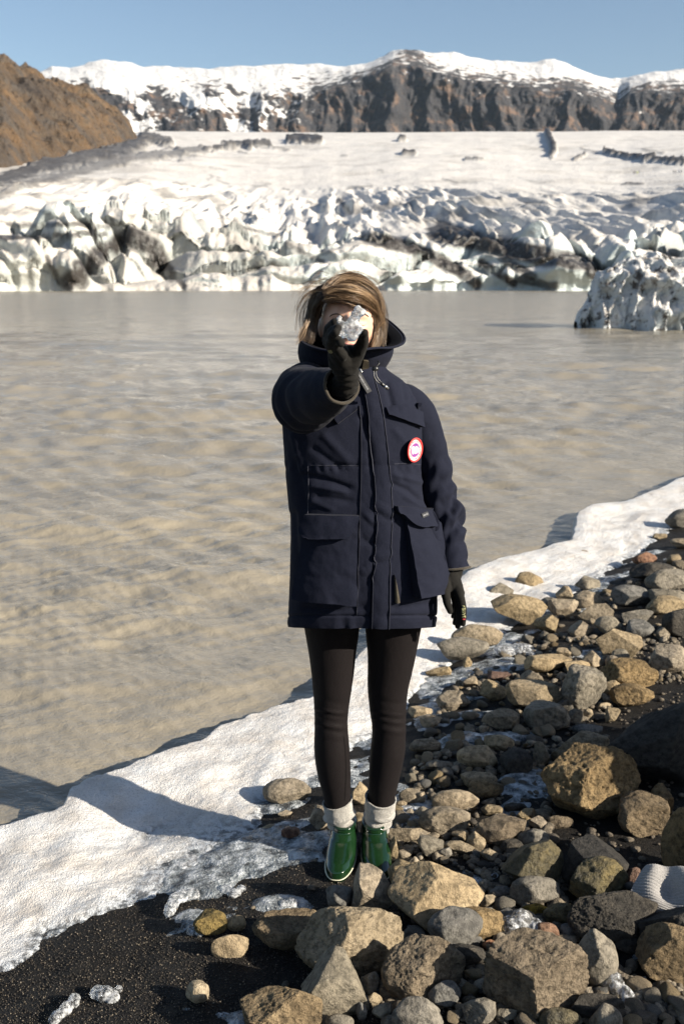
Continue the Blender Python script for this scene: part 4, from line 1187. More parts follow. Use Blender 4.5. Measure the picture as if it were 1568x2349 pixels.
sock([(1838, 741, 806, 2.72), (1862, 743, 811, 2.72), (1880, 749, 811, 2.72), (1895, 757, 811, 2.72), (1908, 760, 812, 2.72), (1930, 762, 812, 2.73)], .4)
sock([(1830, 838, 907, 2.72), (1856, 836, 905, 2.72), (1874, 836, 899, 2.72), (1890, 835, 893, 2.72), (1904, 834, 888, 2.72), (1926, 836, 886, 2.73)], 2.0)

# ---- boots
M = Mt('green_rubber', (0.006, 0.024, 0.008), 0.10, Specular_IOR_Level=0.6)
M.set('Coat Weight', 0.6); M.set('Coat Roughness', 0.06)
gn = M.noise(22, 4, 0.6); M.color(M.ramp(gn, [(0.3, (0.0045, 0.0185, 0.006)), (0.7, (0.0075, 0.027, 0.009))]))
M.rough(M.ramp(M.noise(60, 4, 0.7), [(0.35, (0.07, 0.07, 0.07)), (0.75, (0.22, 0.22, 0.22))])); M.bump(M.noise(9, 3), 0.004, 0.4)
GREEN = M.m
SOLE = Mt('cream_sole', (0.55, 0.53, 0.40), 0.5).m; ELA = Mt('elastic', (0.012, 0.022, 0.012), 0.8).m
BH = 0.092
def boot(ankle, yaw, side):
    # local: y forward (toe), x across, z up
    n = 72; t = np.linspace(0, 2 * np.pi, n, endpoint=False)
    def outline(h):
        k = np.clip(h / 0.135, 0, 1)
        toe = np.interp(h, [0, .012, .03, .05, .07, .09, .115, .15], [.180, .187, .181, .157, .112, .075, .052, .047])
        heel = np.interp(h, [0, .03, .08, .15], [.074, .070, .058, .056])
        wf = np.interp(h, [0, .012, .03, .05, .07, .09, .115, .15], [.046, .0485, .0485, .046, .043, .039, .0355, .0335])
        wm = np.interp(h, [0, .03, .08, .115, .15], [.037, .039, .0385, .036, .0345])
        c, s = np.cos(t), np.sin(t)
        y = np.where(s > 0, toe * np.abs(s) ** 0.92, -heel * np.abs(s) ** 0.9)
        wd = np.where(s > 0, wm + (wf - wm) * np.sin(np.clip(np.abs(s), 0, 1) * 2.2), wm)
        x = np.sign(c) * np.abs(c) ** 0.72 * wd
        x = x + 0.008 * side * np.clip(s, 0, 1) * (1 - k)
        return np.stack([x, y, 0 * x + h], -1)
    cy, sy = math.cos(yaw), math.sin(yaw)
    def place(V):
        V = np.asarray(V, float)
        x, y = V[..., 0], V[..., 1]
        return np.stack([ankle[0] + x * cy - y * sy * -1 * -1, ankle[1] - (y * cy) - x * sy, V[..., 2] + ankle[2]], -1)
    hs_ = np.linspace(0.010, 0.15, 60)
    G = np.array([outline(h) for h in hs_]); G[..., 2] = np.interp(G[..., 2], [0, .03, .15], [0, .03, BH])
    top = G[-1] * [1, 1, 1]; tin = top.copy(); tin[:, :2] *= 0.90; tdn = tin.copy(); tdn[:, 2] -= 0.025
    crease = 0.0018 * np.exp(-((G[..., 2] - 0.076 + 0.10 * (G[..., 1] - .05).clip(0)) / 0.0025) ** 2)
    c0 = G.copy(); c0[..., 0] *= 0; c0[..., 1] *= .3
    dd_ = G - c0; dd_[..., 2] = 0; dd_ /= np.linalg.norm(dd_, axis=-1, keepdims=True) + 1e-9
    G = G - dd_ * crease[..., None]
    b = grid_obj('boot', place(np.concatenate([G, tin[None], tdn[None]], 0)), GREEN, person, False, True)
    ring = place(G[-4]); V, F = tube(np.vstack([ring, ring[:1]]), 0.0024, 8, False); link('boot_rim', make_mesh('boot_rim', V, F), GREEN, b)
    so_ = np.array([outline(h) * [1.045, 1.02, 1] + [0, 0, 0] for h in (0.012, 0.012, 0.006, 0.0, -.012)]); so_[0] = outline(0.012) * [.97, .985, 1]
    so_[..., 2] = np.array([0.0115, 0.0115, 0.009, 0.006, -.014])[:, None]
    link('boot_sole', make_mesh('boot_sole', place(so_[:3]).reshape(-1, 3), grid_faces(3, n, False, True)), SOLE, b)
    link('boot_tread', make_mesh('boot_tread', place(so_[2:]).reshape(-1, 3), grid_faces(3, n, False, True)), GREEN, b)
    for sgn in (-1, 1):
        rows_ = []
        for h in np.linspace(0.075, 0.146, 24):
            o_ = outline(h); wd = 0.008 + 0.016 * (h - .075) / .071
            rows_.append([np.array([sgn * (np.abs(o_[:, 0]).max() + 0.0012 + 0.0006 * math.sin(h * 3000)), yy, np.interp(h, [0, .03, .15], [0, .03, BH])]) for yy in np.linspace(-wd, wd, 6)])
        link('elastic_gore', make_mesh('elastic_gore', place(np.array(rows_)).reshape(-1, 3), grid_faces(24, 6)), ELA, b)
    return b
boot(W(789, 1937, 2.715) * [1, 1, 0] + [0, 0, 0.006], R(5), -1)
boot(W(858, 1935, 2.715) * [1, 1, 0] + [0, 0, 0.005], R(-1), 1)
# ---- gloves: palm and five fingers each in one skin
def chain(pts, r0, r1):
    q = [W(*p) for p in pts]; out = []
    rs = np.linspace(r0, r1, len(q))
    for k in range(len(q) - 1): out.append(capsule(q[k], q[k + 1], rs[k], rs[k + 1], 5, 16))
    return out
def flatpalm(pts, rx, ry):
    c = resample(np.array([W(*p) for p in pts]), 30); a = resample(np.stack([rx, ry], 1), 30)
    return tube(c, a, 24)
gr = [capsule(W(772, 903, 2.13), W(790, 880, 2.085), .031, .029), capsule(W(790, 885, 2.085), W(795, 862, 2.06), .029, .0265), capsule(W(795, 862, 2.06), W(790, 832, 2.04), .0255, .029), capsule(W(795, 836, 2.035), W(779, 812, 2.015), .026, .021),
      capsule(W(776, 832, 2.035), W(771, 808, 2.025), .021, .018), capsule(W(790, 825, 2.03), W(797, 808, 2.03), .024, .017)]
gr += chain([(771, 812, 2.035), (750, 782, 2.03), (754, 752, 2.0), (768, 738, 1.965)], .0125, .0085)
gr += chain([(775, 812, 2.02), (752, 786, 2.005), (760, 762, 1.965), (774, 752, 1.94)], .0125, .0088)
gr += chain([(779, 812, 2.005), (757, 793, 1.985), (761, 773, 1.95), (769, 762, 1.935)], .0120, .0085)
gr += chain([(785, 815, 1.995), (769, 793, 1.975), (775, 780, 1.95), (782, 788, 1.94)], .0112, .0078)
gr += chain([(802, 838, 2.03), (820, 808, 2.02), (832, 785, 1.995), (835, 764, 1.965)], .019, .0088)
G1 = blend('glove', gr, 0.0022, 5, 0.45)
V, N = mesh_np(G1)
V = V + N * (0.0016 * fbm(V * 60, 3) + 0.0012 * np.sin((V[:, 2] - 1.45) * 420 + 3 * fbm(V * 14, 2)) * sst(1.535, 1.49, V[:, 2]))[:, None]
set_co(G1, V)
gloveR = link('glove', G1, BLACK, person); gloveR['label'] = 'raised black glove with a yellow mark'
GRB = BVHTree.FromPolygons([v.co[:] for v in G1.vertices], [p.vertices[:] for p in G1.polygons])
gl = [capsule(W(1040, 1292, 2.68), W(1037, 1318, 2.67), .032, .027), capsule(W(1036, 1300, 2.675), W(1033, 1322, 2.665), .027, .025), capsule(W(1033, 1322, 2.66), W(1040, 1350, 2.63), .025, .025), capsule(W(1042, 1335, 2.645), W(1053, 1362, 2.605), .020, .0155),
      capsule(W(1036, 1335, 2.66), W(1043, 1365, 2.64), .020, .015), capsule(W(1043, 1345, 2.63), W(1048, 1366, 2.615), .020, .014)]
gl += chain([(1054, 1362, 2.600), (1061, 1390, 2.585), (1063, 1412, 2.588), (1061, 1431, 2.60)], .0115, .0078)
gl += chain([(1049, 1364, 2.612), (1054, 1395, 2.598), (1053, 1420, 2.60), (1049, 1437, 2.615)], .0115, .0080)
gl += chain([(1044, 1364, 2.63), (1048, 1394, 2.622), (1047, 1414, 2.63), (1043, 1429, 2.645)], .0110, .0076)
gl += chain([(1040, 1362, 2.65), (1043, 1386, 2.648), (1042, 1402, 2.655), (1039, 1414, 2.668)], .0100, .0070)
gl += chain([(1026, 1332, 2.64), (1021, 1358, 2.60), (1025, 1383, 2.585), (1032, 1402, 2.585)], .0165, .0085)
G2 = blend('glove', gl, 0.0022, 5, 0.45)
V, N = mesh_np(G2); V = V + N * (0.0014 * fbm(V * 60, 3))[:, None]; set_co(G2, V)
gloveL = link('glove', G2, BLACK, person); gloveL['label'] = 'lowered black glove with a printed finger'
GLB = BVHTree.FromPolygons([v.co[:] for v in G2.vertices], [p.vertices[:] for p in G2.polygons])
YEL = Mt('yellow_print', (0.62, 0.60, 0.30), 0.6).m; REDP = Mt('red_print', (0.55, 0.08, 0.08), 0.6).m
def decal(V, fr, bvh, h):            # flat print wrapped onto the glove
    o, x, y, n = fr
    Wd = o + V[:, :1] * x + V[:, 1:2] * y
    out = []
    for p in Wd:
        r = bvh.ray_cast(Vector(p + n * 0.02), Vector(-n), 0.05)
        out.append(np.array(r[0]) + np.array(r[1]) * h if r[0] is not None else p + n * h)
    return np.array(out)
f = frame_at(1062.5, 1404, (1064, 1380), GLB); o, x, y, n = f; f = (o, y, -x, n)
tv, tf = text_mesh('BAFFIN', .01); tv[:, :2] -= (tv[:, :2].max(0) + tv[:, :2].min(0)) / 2; L_ = 30 / ppm(1404, 2.59)
tv[:, 0] *= L_ / (tv[:, 0].max() - tv[:, 0].min()); tv[:, 1] *= 6.5 / ppm(1404, 2.59) / (tv[:, 1].max() - tv[:, 1].min())
link('glove_lettering', make_mesh('glove_lettering', decal(tv, f, GLB, .0012), tf, False), YEL, gloveL)
dv, df = disk(.0032, 14); dv[:, 0] -= L_ / 2 + .0045
link('glove_emblem', make_mesh('glove_emblem', decal(dv, f, GLB, .0012), df, False), REDP, gloveL)
f = frame_at(757, 806, (762, 790), GRB); st = []
for k in range(4):
    a, b = -.006 + k * .0032, .0010
    st.append((np.array([[-.0045, a - .0015, 0], [.0045, a + .0028, 0], [.0045, a + .0028 + b, 0], [-.0045, a + b - .0015, 0]]), [(0, 1, 2, 3)]))
sv, sf = join(st)
link('glove_stripes', make_mesh('glove_stripes', decal(sv, f, GRB, .001), sf, False), YEL, gloveR)

# ---- hair
M = Mt('brown_hair', (0.09, 0.052, 0.028), 0.36, Specular_IOR_Level=0.55)
hr_ = M.attr('tone')
M.color(M.ramp(hr_, [(0.0, (0.030, 0.017, 0.010)), (0.5, (0.13, 0.078, 0.040)), (1.0, (0.42, 0.285, 0.165))]))
M.set('Anisotropic', 0.6)
HAIR = M.m
hv, hf, ht = [], [], []
hrng = np.random.default_rng(21); hoff = 0
def strands(A, B, n, jit=0.004, rad=0.00038, seg=16, tone=(0.0, 0.8), wave=0.002, lenj=0.12, pts=None):
    global hoff
    a = np.array([W(*p) for p in A]); b = np.array([W(*p) for p in B])
    k = 0
    while k < n:
        per = int(hrng.integers(5, 13)); u0 = hrng.random(); off0 = hrng.normal(size=3) * jit * 0.8
        drift = np.cumsum(hrng.normal(size=(len(a), 3)) * jit * 0.45, axis=0); tn = hrng.uniform(*tone); wf, wp, wd_ = hrng.uniform(4, 10), hrng.uniform(0, 6), hrng.normal(size=3)
        for _ in range(per):
            k += 1
            u = u0 + hrng.normal() * 0.012
            c = a + (b - a) * u + off0 + drift + hrng.normal(size=3) * jit * 0.22 + np.cumsum(hrng.normal(size=a.shape) * jit * 0.12, axis=0)
            c = resample(c, seg)
            c = c[:max(int(seg * (1 - lenj * hrng.random())), 5)]
            w = np.linspace(0, 1, len(c))
            c = c + np.sin(w * wf + wp)[:, None] * wd_ * wave * w[:, None]
            T, X_, Y_ = frames(c)
            r = rad * hrng.uniform(.7, 1.4) * (1 - 0.75 * w ** 3)
            q = np.stack([c + X_ * (r * math.cos(t))[:, None] + Y_ * (r * math.sin(t))[:, None] for t in (0, 2.094, 4.189)], 1)
            hv.append(q.reshape(-1, 3)); hf.append(grid_faces(len(c), 3, False, True) + hoff)
            ht.append(np.full(len(c) * 3, np.clip(tn + hrng.normal() * .08, 0, 1))); hoff += len(c) * 3
P0 = (748, 682, 2.612)
strands([(748, 687, 2.612), (772, 682, 2.600), (812, 689, 2.598), (843, 704, 2.645), (858, 733, 2.675), (864, 768, 2.68), (860, 800, 2.66)],
        [(754, 656, 2.655), (782, 637, 2.69), (826, 640, 2.70), (860, 668, 2.70), (873, 710, 2.70), (874, 755, 2.69), (863, 798, 2.65)], 1300, .0065, .00042, tone=(0, 1.0))
strands([(748, 684, 2.612), (770, 676, 2.602), (808, 682, 2.598), (842, 698, 2.64), (860, 728, 2.675), (867, 764, 2.68)],
        [(752, 672, 2.63), (776, 662, 2.63), (816, 664, 2.63), (850, 684, 2.66), (868, 716, 2.685), (874, 758, 2.69)], 420, .006, .00045, tone=(0.2, 1.0))
strands([(746, 685, 2.618), (735, 694, 2.63), (727, 712, 2.65), (721, 742, 2.66), (715, 772, 2.65), (706, 795, 2.63)],
        [(754, 656, 2.655), (732, 660, 2.68), (717, 688, 2.70), (707, 728, 2.70), (700, 762, 2.68), (694, 786, 2.65)], 700, .004, tone=(0, .42))  # shade on the left side is put into this darker tone
for s_ in (1, -1):
    strands([(800 + s_ * 6, 640, 2.70), (800 + s_ * 40, 648, 2.76), (800 + s_ * 68, 690, 2.785), (800 + s_ * 78, 740, 2.78), (800 + s_ * 76, 786, 2.75)],
            [(800, 637, 2.74), (800 + s_ * 20, 650, 2.82), (800 + s_ * 40, 700, 2.83), (800 + s_ * 46, 750, 2.83), (800 + s_ * 50, 790, 2.79)], 420, .006, tone=(0, .5))
strands([(748, 676, 2.64), (724, 678, 2.65), (705, 694, 2.65), (696, 718, 2.65), (693, 748, 2.64), (684, 780, 2.62)],
        [(756, 652, 2.68), (726, 658, 2.70), (702, 682, 2.70), (690, 714, 2.70), (687, 745, 2.68), (692, 772, 2.65)], 80, .006, .00024, 18, (.2, 1.0), .007)
strands([(752, 660, 2.66), (735, 655, 2.67), (718, 665, 2.67), (700, 676, 2.67), (690, 700, 2.67)], [(760, 648, 2.68), (738, 642, 2.7), (715, 648, 2.7), (698, 664, 2.7), (683, 692, 2.7)], 60, .012, .00024, 18, (.3, 1), .010)
strands([(752, 665, 2.65), (775, 640, 2.68), (815, 636, 2.69), (850, 655, 2.70), (872, 690, 2.70)], [(758, 652, 2.68), (780, 632, 2.70), (822, 632, 2.71), (862, 658, 2.71), (882, 700, 2.71)], 110, .009, .00026, 18, (.3, 1), .006)
strands([(851, 712, 2.665), (857, 740, 2.665), (858, 768, 2.655), (851, 802, 2.64)], [(868, 716, 2.68), (874, 745, 2.68), (870, 778, 2.67), (857, 806, 2.65)], 300, .0035, tone=(.5, 1.0))  # sunlight on the right locks is put into this lighter tone
strands([(858, 765, 2.66), (864, 752, 2.65), (873, 743, 2.645), (885, 736, 2.64)], [(864, 770, 2.66), (868, 755, 2.65), (874, 746, 2.645), (882, 742, 2.64)], 22, .003, .0003, 12, (.6, 1))
strands([(705, 730, 2.64), (700, 750, 2.63), (694, 765, 2.62), (676, 790, 2.61)], [(712, 735, 2.64), (706, 752, 2.63), (696, 772, 2.62), (684, 786, 2.61)], 40, .004, .0003, 14, (.5, 1))
# scalp under the strands
ev, ef = ico(5)
cap_r = np.array([.0785, .105, .1165]); cc = HEADC + np.array([0, .012, .001])
sv = ev * cap_r + cc
qx, qy = pix(sv)
poly = np.array([(730, 706), (744, 688), (780, 683), (815, 690), (846, 708), (856, 740), (856, 830), (716, 830), (722, 745)], float)
def inside(x, y, pg):
    c = np.zeros(x.shape, bool); j = len(pg) - 1
    for i in range(len(pg)):
        xi, yi = pg[i]; xj, yj = pg[j]
        c ^= ((yi > y) != (yj > y)) & (x < (xj - xi) * (y - yi) / (yj - yi + 1e-9) + xi); j = i
    return c
face = inside(qx, qy, poly) & (ev[:, 1] < 0.1)
ok = ~(face | (ev[:, 2] < -0.75))
kf = ef[ok[ef].all(1)]
us = np.unique(kf); mp = np.zeros(len(ev), int); mp[us] = np.arange(len(us))
HV = np.vstack(hv + [sv[us]]); 
hq = np.vstack(hf); nst = hoff
me = bpy.data.meshes.new('hair')
faces = [tuple(q) for q in hq.tolist()] + [tuple(q) for q in (mp[kf] + nst).tolist()]
me.from_pydata(HV.tolist(), [], faces); me.polygons.foreach_set('use_smooth', np.ones(len(faces), bool))
hair = link('hair', me, HAIR, person)
attr(me, 'tone', np.concatenate(ht + [np.full(len(us), 0.12)]))

# ---- the piece of clear ice between her fingers
M = Mt('clear_ice', (0.93, 0.96, 0.98), 0.04, IOR=1.31)
M.set('Transmission Weight', 1.0)
iv = M.noise(130, 3, 0.7); M.bump(iv, 0.006, 0.9); M.bump(M.voro(160), 0.004, 0.6)
WHI = M.node('ShaderNodeBsdfDiffuse'); WHI.inputs['Color'].default_value = (0.60, 0.61, 0.62, 1)
mx = M.node('ShaderNodeMixShader'); M.ln(M.ramp(M.noise(75, 4, 0.7), [(0.42, (0.03, 0.03, 0.03)), (0.60, (0.62, 0.62, 0.62))]), mx.inputs['Fac'])
M.ln(M.b.outputs[0], mx.inputs[1]); M.ln(WHI.outputs[0], mx.inputs[2])
M.ln(mx.outputs[0], M.nt.nodes['Material Output'].inputs['Surface'])
CLEAR = M.m
def ice_chunk(name, balls, voxel, amp, label, seed=0, freq=70, pts=True):
    parts = [ball(W(*b[:3]) if pts else b[:3], b[3], 3) for b in balls]
    me = blend(name, parts, voxel, 3, 0.5)
    V, N = mesh_np(me)
    V = V + N * (amp * fbm(V * freq + seed, 4, ridged=True) + amp * .5 * fbm(V * freq * 2.7 + seed, 2))[:, None]
    c = V.mean(0); set_co(me, V - c)
    o = link(name, me, CLEAR, None, tuple(c))
    tag(o, label, 'ice')
    return o
pm = ppm(750, 1.97)
ice_chunk('ice_chunk', [(808, 766, 1.965, (15 / pm, .012, 16 / pm)), (818, 757, 1.965, (13 / pm, .012, 13 / pm)), (800, 752, 1.965, (16 / pm, .012, 14 / pm)), (784, 765, 1.965, (11 / pm, .010, 11 / pm)), (782, 750, 1.965, (9 / pm, .010, 14 / pm)), (776, 735, 1.965, (5 / pm, .008, 9 / pm)), (779, 728, 1.965, (5 / pm, .007, 4 / pm)),
                        (808, 740, 1.965, (12 / pm, .011, 10 / pm)), (813, 730, 1.965, (12 / pm, .010, 10 / pm)), (817, 721, 1.965, (12 / pm, .010, 9 / pm)), (826, 716, 1.965, (11 / pm, .008, 8 / pm)), (820, 709, 1.965, (8 / pm, .008, 7 / pm)), (834, 716, 1.965, (4 / pm, .006, 5 / pm))],
          0.0022, 0.0026, 'jagged clear ice piece held up between gloved fingers', 3)
OCC = [(1.97, 2.70, .40, .36, .36, .50, 401), (1.74, 1.97, .10, .33, .32, .46, 402), (1.45, 1.40, .12, .26, .27, .40, 403)]  # added shade casters, unseen, sized for where their shadows land
# ================================================================== STONES
def stone_mat(name, cols, bumpy, spec=0.3, rough=0.85):
    M = Mt(name, cols[1], rough, Specular_IOR_Level=spec)
    r = M.rand()
    v = M.node('ShaderNodeVectorMath'); v.operation = 'ADD'
    M.ln(M.coord(), v.inputs[0]); cmb = M.node('ShaderNodeCombineXYZ')
    M.ln(M.math('MULTIPLY', r, 57.0), cmb.inputs[0]); M.ln(M.math('MULTIPLY', r, 31.0), cmb.inputs[1]); M.ln(cmb.outputs[0], v.inputs[1])
    vec = v.outputs[0]
    a = M.noise(7, 6, 0.65, vec); b = M.noise(55, 5, 0.7, vec); g = M.noise(240, 3, 0.7, vec)
    c = M.ramp(a, [(0.33, cols[0]), (0.50, cols[1]), (0.68, cols[2])])
    c = M.mix(M.ramp(b, [(0.38, (0.75, 0.75, 0.75)), (0.56, (0, 0, 0))]), c, tuple(x * 0.42 for x in cols[0]))
    c = M.mix(M.ramp(g, [(0.60, (0, 0, 0)), (0.74, (0.6, 0.6, 0.6))]), c, tuple(min(.6, x * 1.6) for x in cols[2]))
    hs = M.node('ShaderNodeHueSaturation'); M.ln(c, hs.inputs['Color'])
    M.ln(M.math('ADD', M.math('MULTIPLY', r, 0.32), 0.90), hs.inputs['Value']); M.ln(M.math('ADD', M.math('MULTIPLY', r, 0.45), 0.88), hs.inputs['Saturation'])
    M.color(hs.outputs[0])
    M.bump(g, 0.005, 0.9 * bumpy); M.bump(b, 0.016, 1.0 * bumpy); M.bump(a, 0.03, 0.5)
    if bumpy > .9: M.bump(M.voro(60, vec=vec), 0.008, 0.5)
    return M.m
SM = {
    'tan': stone_mat('tan_stone', ((.165, .132, .088), (.265, .215, .148), (.335, .278, .20)), .8),
    'cream': stone_mat('cream_stone', ((.20, .16, .11), (.29, .235, .165), (.36, .30, .215)), .6),
    'grey': stone_mat('grey_stone', ((.125, .112, .09), (.185, .165, .132), (.235, .21, .17)), .6),
    'slate': stone_mat('slate_stone', ((.088, .084, .077), (.130, .124, .112), (.168, .160, .145)), .5),
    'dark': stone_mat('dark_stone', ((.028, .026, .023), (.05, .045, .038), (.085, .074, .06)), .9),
    'brown': stone_mat('brown_lava', ((.128, .096, .059), (.235, .178, .112), (.315, .245, .158)), 1.2),
    'green': stone_mat('olive_stone', ((.06, .052, .030), (.12, .10, .055), (.19, .15, .075)), 1.1, .5, .6),
    'red': stone_mat('reddish_stone', ((.11, .06, .045), (.20, .125, .09), (.26, .18, .13)), .8),
    'ochre': stone_mat('ochre_stone', ((.13, .10, .05), (.27, .20, .085), (.36, .27, .10)), 1.0),
}
def cut(V, cuts, k):
    for nn, d in cuts:
        nn = nn / np.linalg.norm(nn)
        s = V @ nn - d
        V = V - np.where(s > k, s, np.where(s > -k, (s + k) ** 2 / (4 * k), 0))[:, None] * nn
    return V
def stone_shape(kind, seed, lv, axes, yaw, tilt=0.0, planes=None):
    """a unit stone fitted to half sizes `axes`"""
    g = np.random.default_rng(seed)
    V, F = ico(lv)
    V = V * (1 + 0.16 * fbm(V * 0.9 + seed * 3.7, 2)[:, None])
    n = {'r': 7, 'a': 12, 'p': 8, 'f': 8}[kind]; lo, hi = {'r': (.66, .90), 'a': (.50, .82), 'p': (.62, .88), 'f': (.55, .85)}[kind]
    soft = {'r': .10, 'a': .03, 'p': .07, 'f': .05}[kind]
    cuts = [(g.normal(size=3), g.uniform(lo, hi)) for _ in range(n)]
    if kind == 'f': cuts += [(np.array([.1, .05, 1.]), .55), (np.array([.05, -.9, .35]), .62)]
    V = cut(V, cuts, soft)
    c, s_ = math.cos(yaw), math.sin(yaw)
    V = V @ np.array([[c, s_, 0], [-s_, c, 0], [0, 0, 1]])
    if tilt:
        c, s_ = math.cos(tilt), math.sin(tilt); V = V @ np.array([[c, 0, s_], [0, 1, 0], [-s_, 0, c]])
    if planes: V = cut(V, [(np.array(p[:3], float), p[3]) for p in planes], soft)
    N = V / np.linalg.norm(V, axis=1)[:, None]
    q = V + seed * 1.37
    a = {'r': .055, 'a': .06, 'p': .10, 'f': .05}[kind]
    d = a * fbm(q * 2.2, 4, .55)
    if kind in 'ap' or lv >= 5: d = d + a * .35 * fbm(q * 8, 4, .6, ridged=True)
    if kind == 'p':
        d = d - .085 * sst(.18, .5, fbm(q * 3.6 + 9, 3)) - .05 * sst(.2, .5, fbm(q * 8 + 5, 3)) - .022 * sst(.15, .45, fbm(q * 19 + 2, 2))
    V = V + N * d[:, None]
    mn, mx = V.min(0), V.max(0)
    V = (V - (mn + mx) / 2) / ((mx - mn) / 2) * np.asarray(axes)
    return V, F

stones = []                                     # (x0, y0, x1, y1, label) for placing the small ones
GROUND_EXTRA = []
def stone(x0, y0, x1, y1, kind, mat, label, lv=None, depth=0.85, bury=0.22, lift=0.0, seed=None, planes=None, cat=None, group='stones on the shore', tilt=None):
    y1 = y1 + 0.10 * (y1 - y0); x0, x1 = x0 - .03 * (x1 - x0), x1 + .03 * (x1 - x0)
    w, h = x1 - x0, y1 - y0
    seed = seed if seed is not None else 1000 + len(stones) * 7
    g = np.random.default_rng(seed)
    mx, my = (x0 + x1) / 2, (y0 + y1) / 2
    p = onground(np.array(mx), np.array(y1 - 0.15 * h))
    for _ in range(3):
        dep = (p - CAM) @ FW
        px_m = FPX / dep
        rx = w / 2 / px_m
        ry = rx * depth if w < 1.6 * h else rx * depth * 0.75
        ry = min(max(ry, 0.35 * h / px_m), 0.62 * max(w, h) / px_m)
        a = math.atan2(HC - p[2], p[1])
        v2 = (h / 2 / px_m) ** 2 - (ry * math.sin(a)) ** 2
        rz = math.sqrt(max(v2, (0.42 * h / px_m) ** 2)) / math.cos(a)
        if v2 < (0.42 * h / px_m) ** 2:
            ry = math.sqrt(max((h / 2 / px_m) ** 2 - (rz * math.cos(a)) ** 2, 1e-8)) / math.sin(a); ry = max(ry, .4 * rx)
        zc = p[2] + rz * (1 - bury) + lift
        p = PZ(np.array(mx), np.array(my), zc)
        p = np.array([p[0], p[1], gz(p[0], p[1])])
    c = PZ(np.array(mx), np.array(my), p[2] + rz * (1 - bury) + lift)
    size = max(w, h)
    lv = lv or (6 if size > 190 else 5 if size > 75 else 4 if size > 30 else 3)
    V, F = stone_shape(kind, seed, lv, (rx, ry, rz), g.uniform(0, 6.28), g.normal() * .25 if tilt is None else tilt, planes)
    me = make_mesh('boulder' if size > 120 else 'stone', V, F)
    o = link('boulder' if size > 120 else 'stone', me, SM[mat], None, tuple(c))
    tag(o, label, cat or ('boulder' if size > 120 else 'stone'), group)
    stones.append((x0, y0, x1, y1, label, tuple(c), (rx, ry, rz)))
    return o
A = lambda a, b, c, d: (940.8 + .4 * a, 1066.2 + .4 * b, 940.8 + .4 * c, 1066.2 + .4 * d)
B = lambda a, b, c, d: (940.8 + .4 * a, 1630.7 + .4 * b, 940.8 + .4 * c, 1630.7 + .4 * d)
C = lambda a, b, c, d: (376.3 + .36 * a, 1881.6 + .36 * b, 376.3 + .36 * c, 1881.6 + .36 * d)
D = lambda a, b, c, d: (878 + .44 * a, 1944.3 + .44 * b, 878 + .44 * c, 1944.3 + .44 * d)
E = lambda a, b, c, d: (658.6 + .2 * a, 1787.5 + .2 * b, 658.6 + .2 * c, 1787.5 + .2 * d)
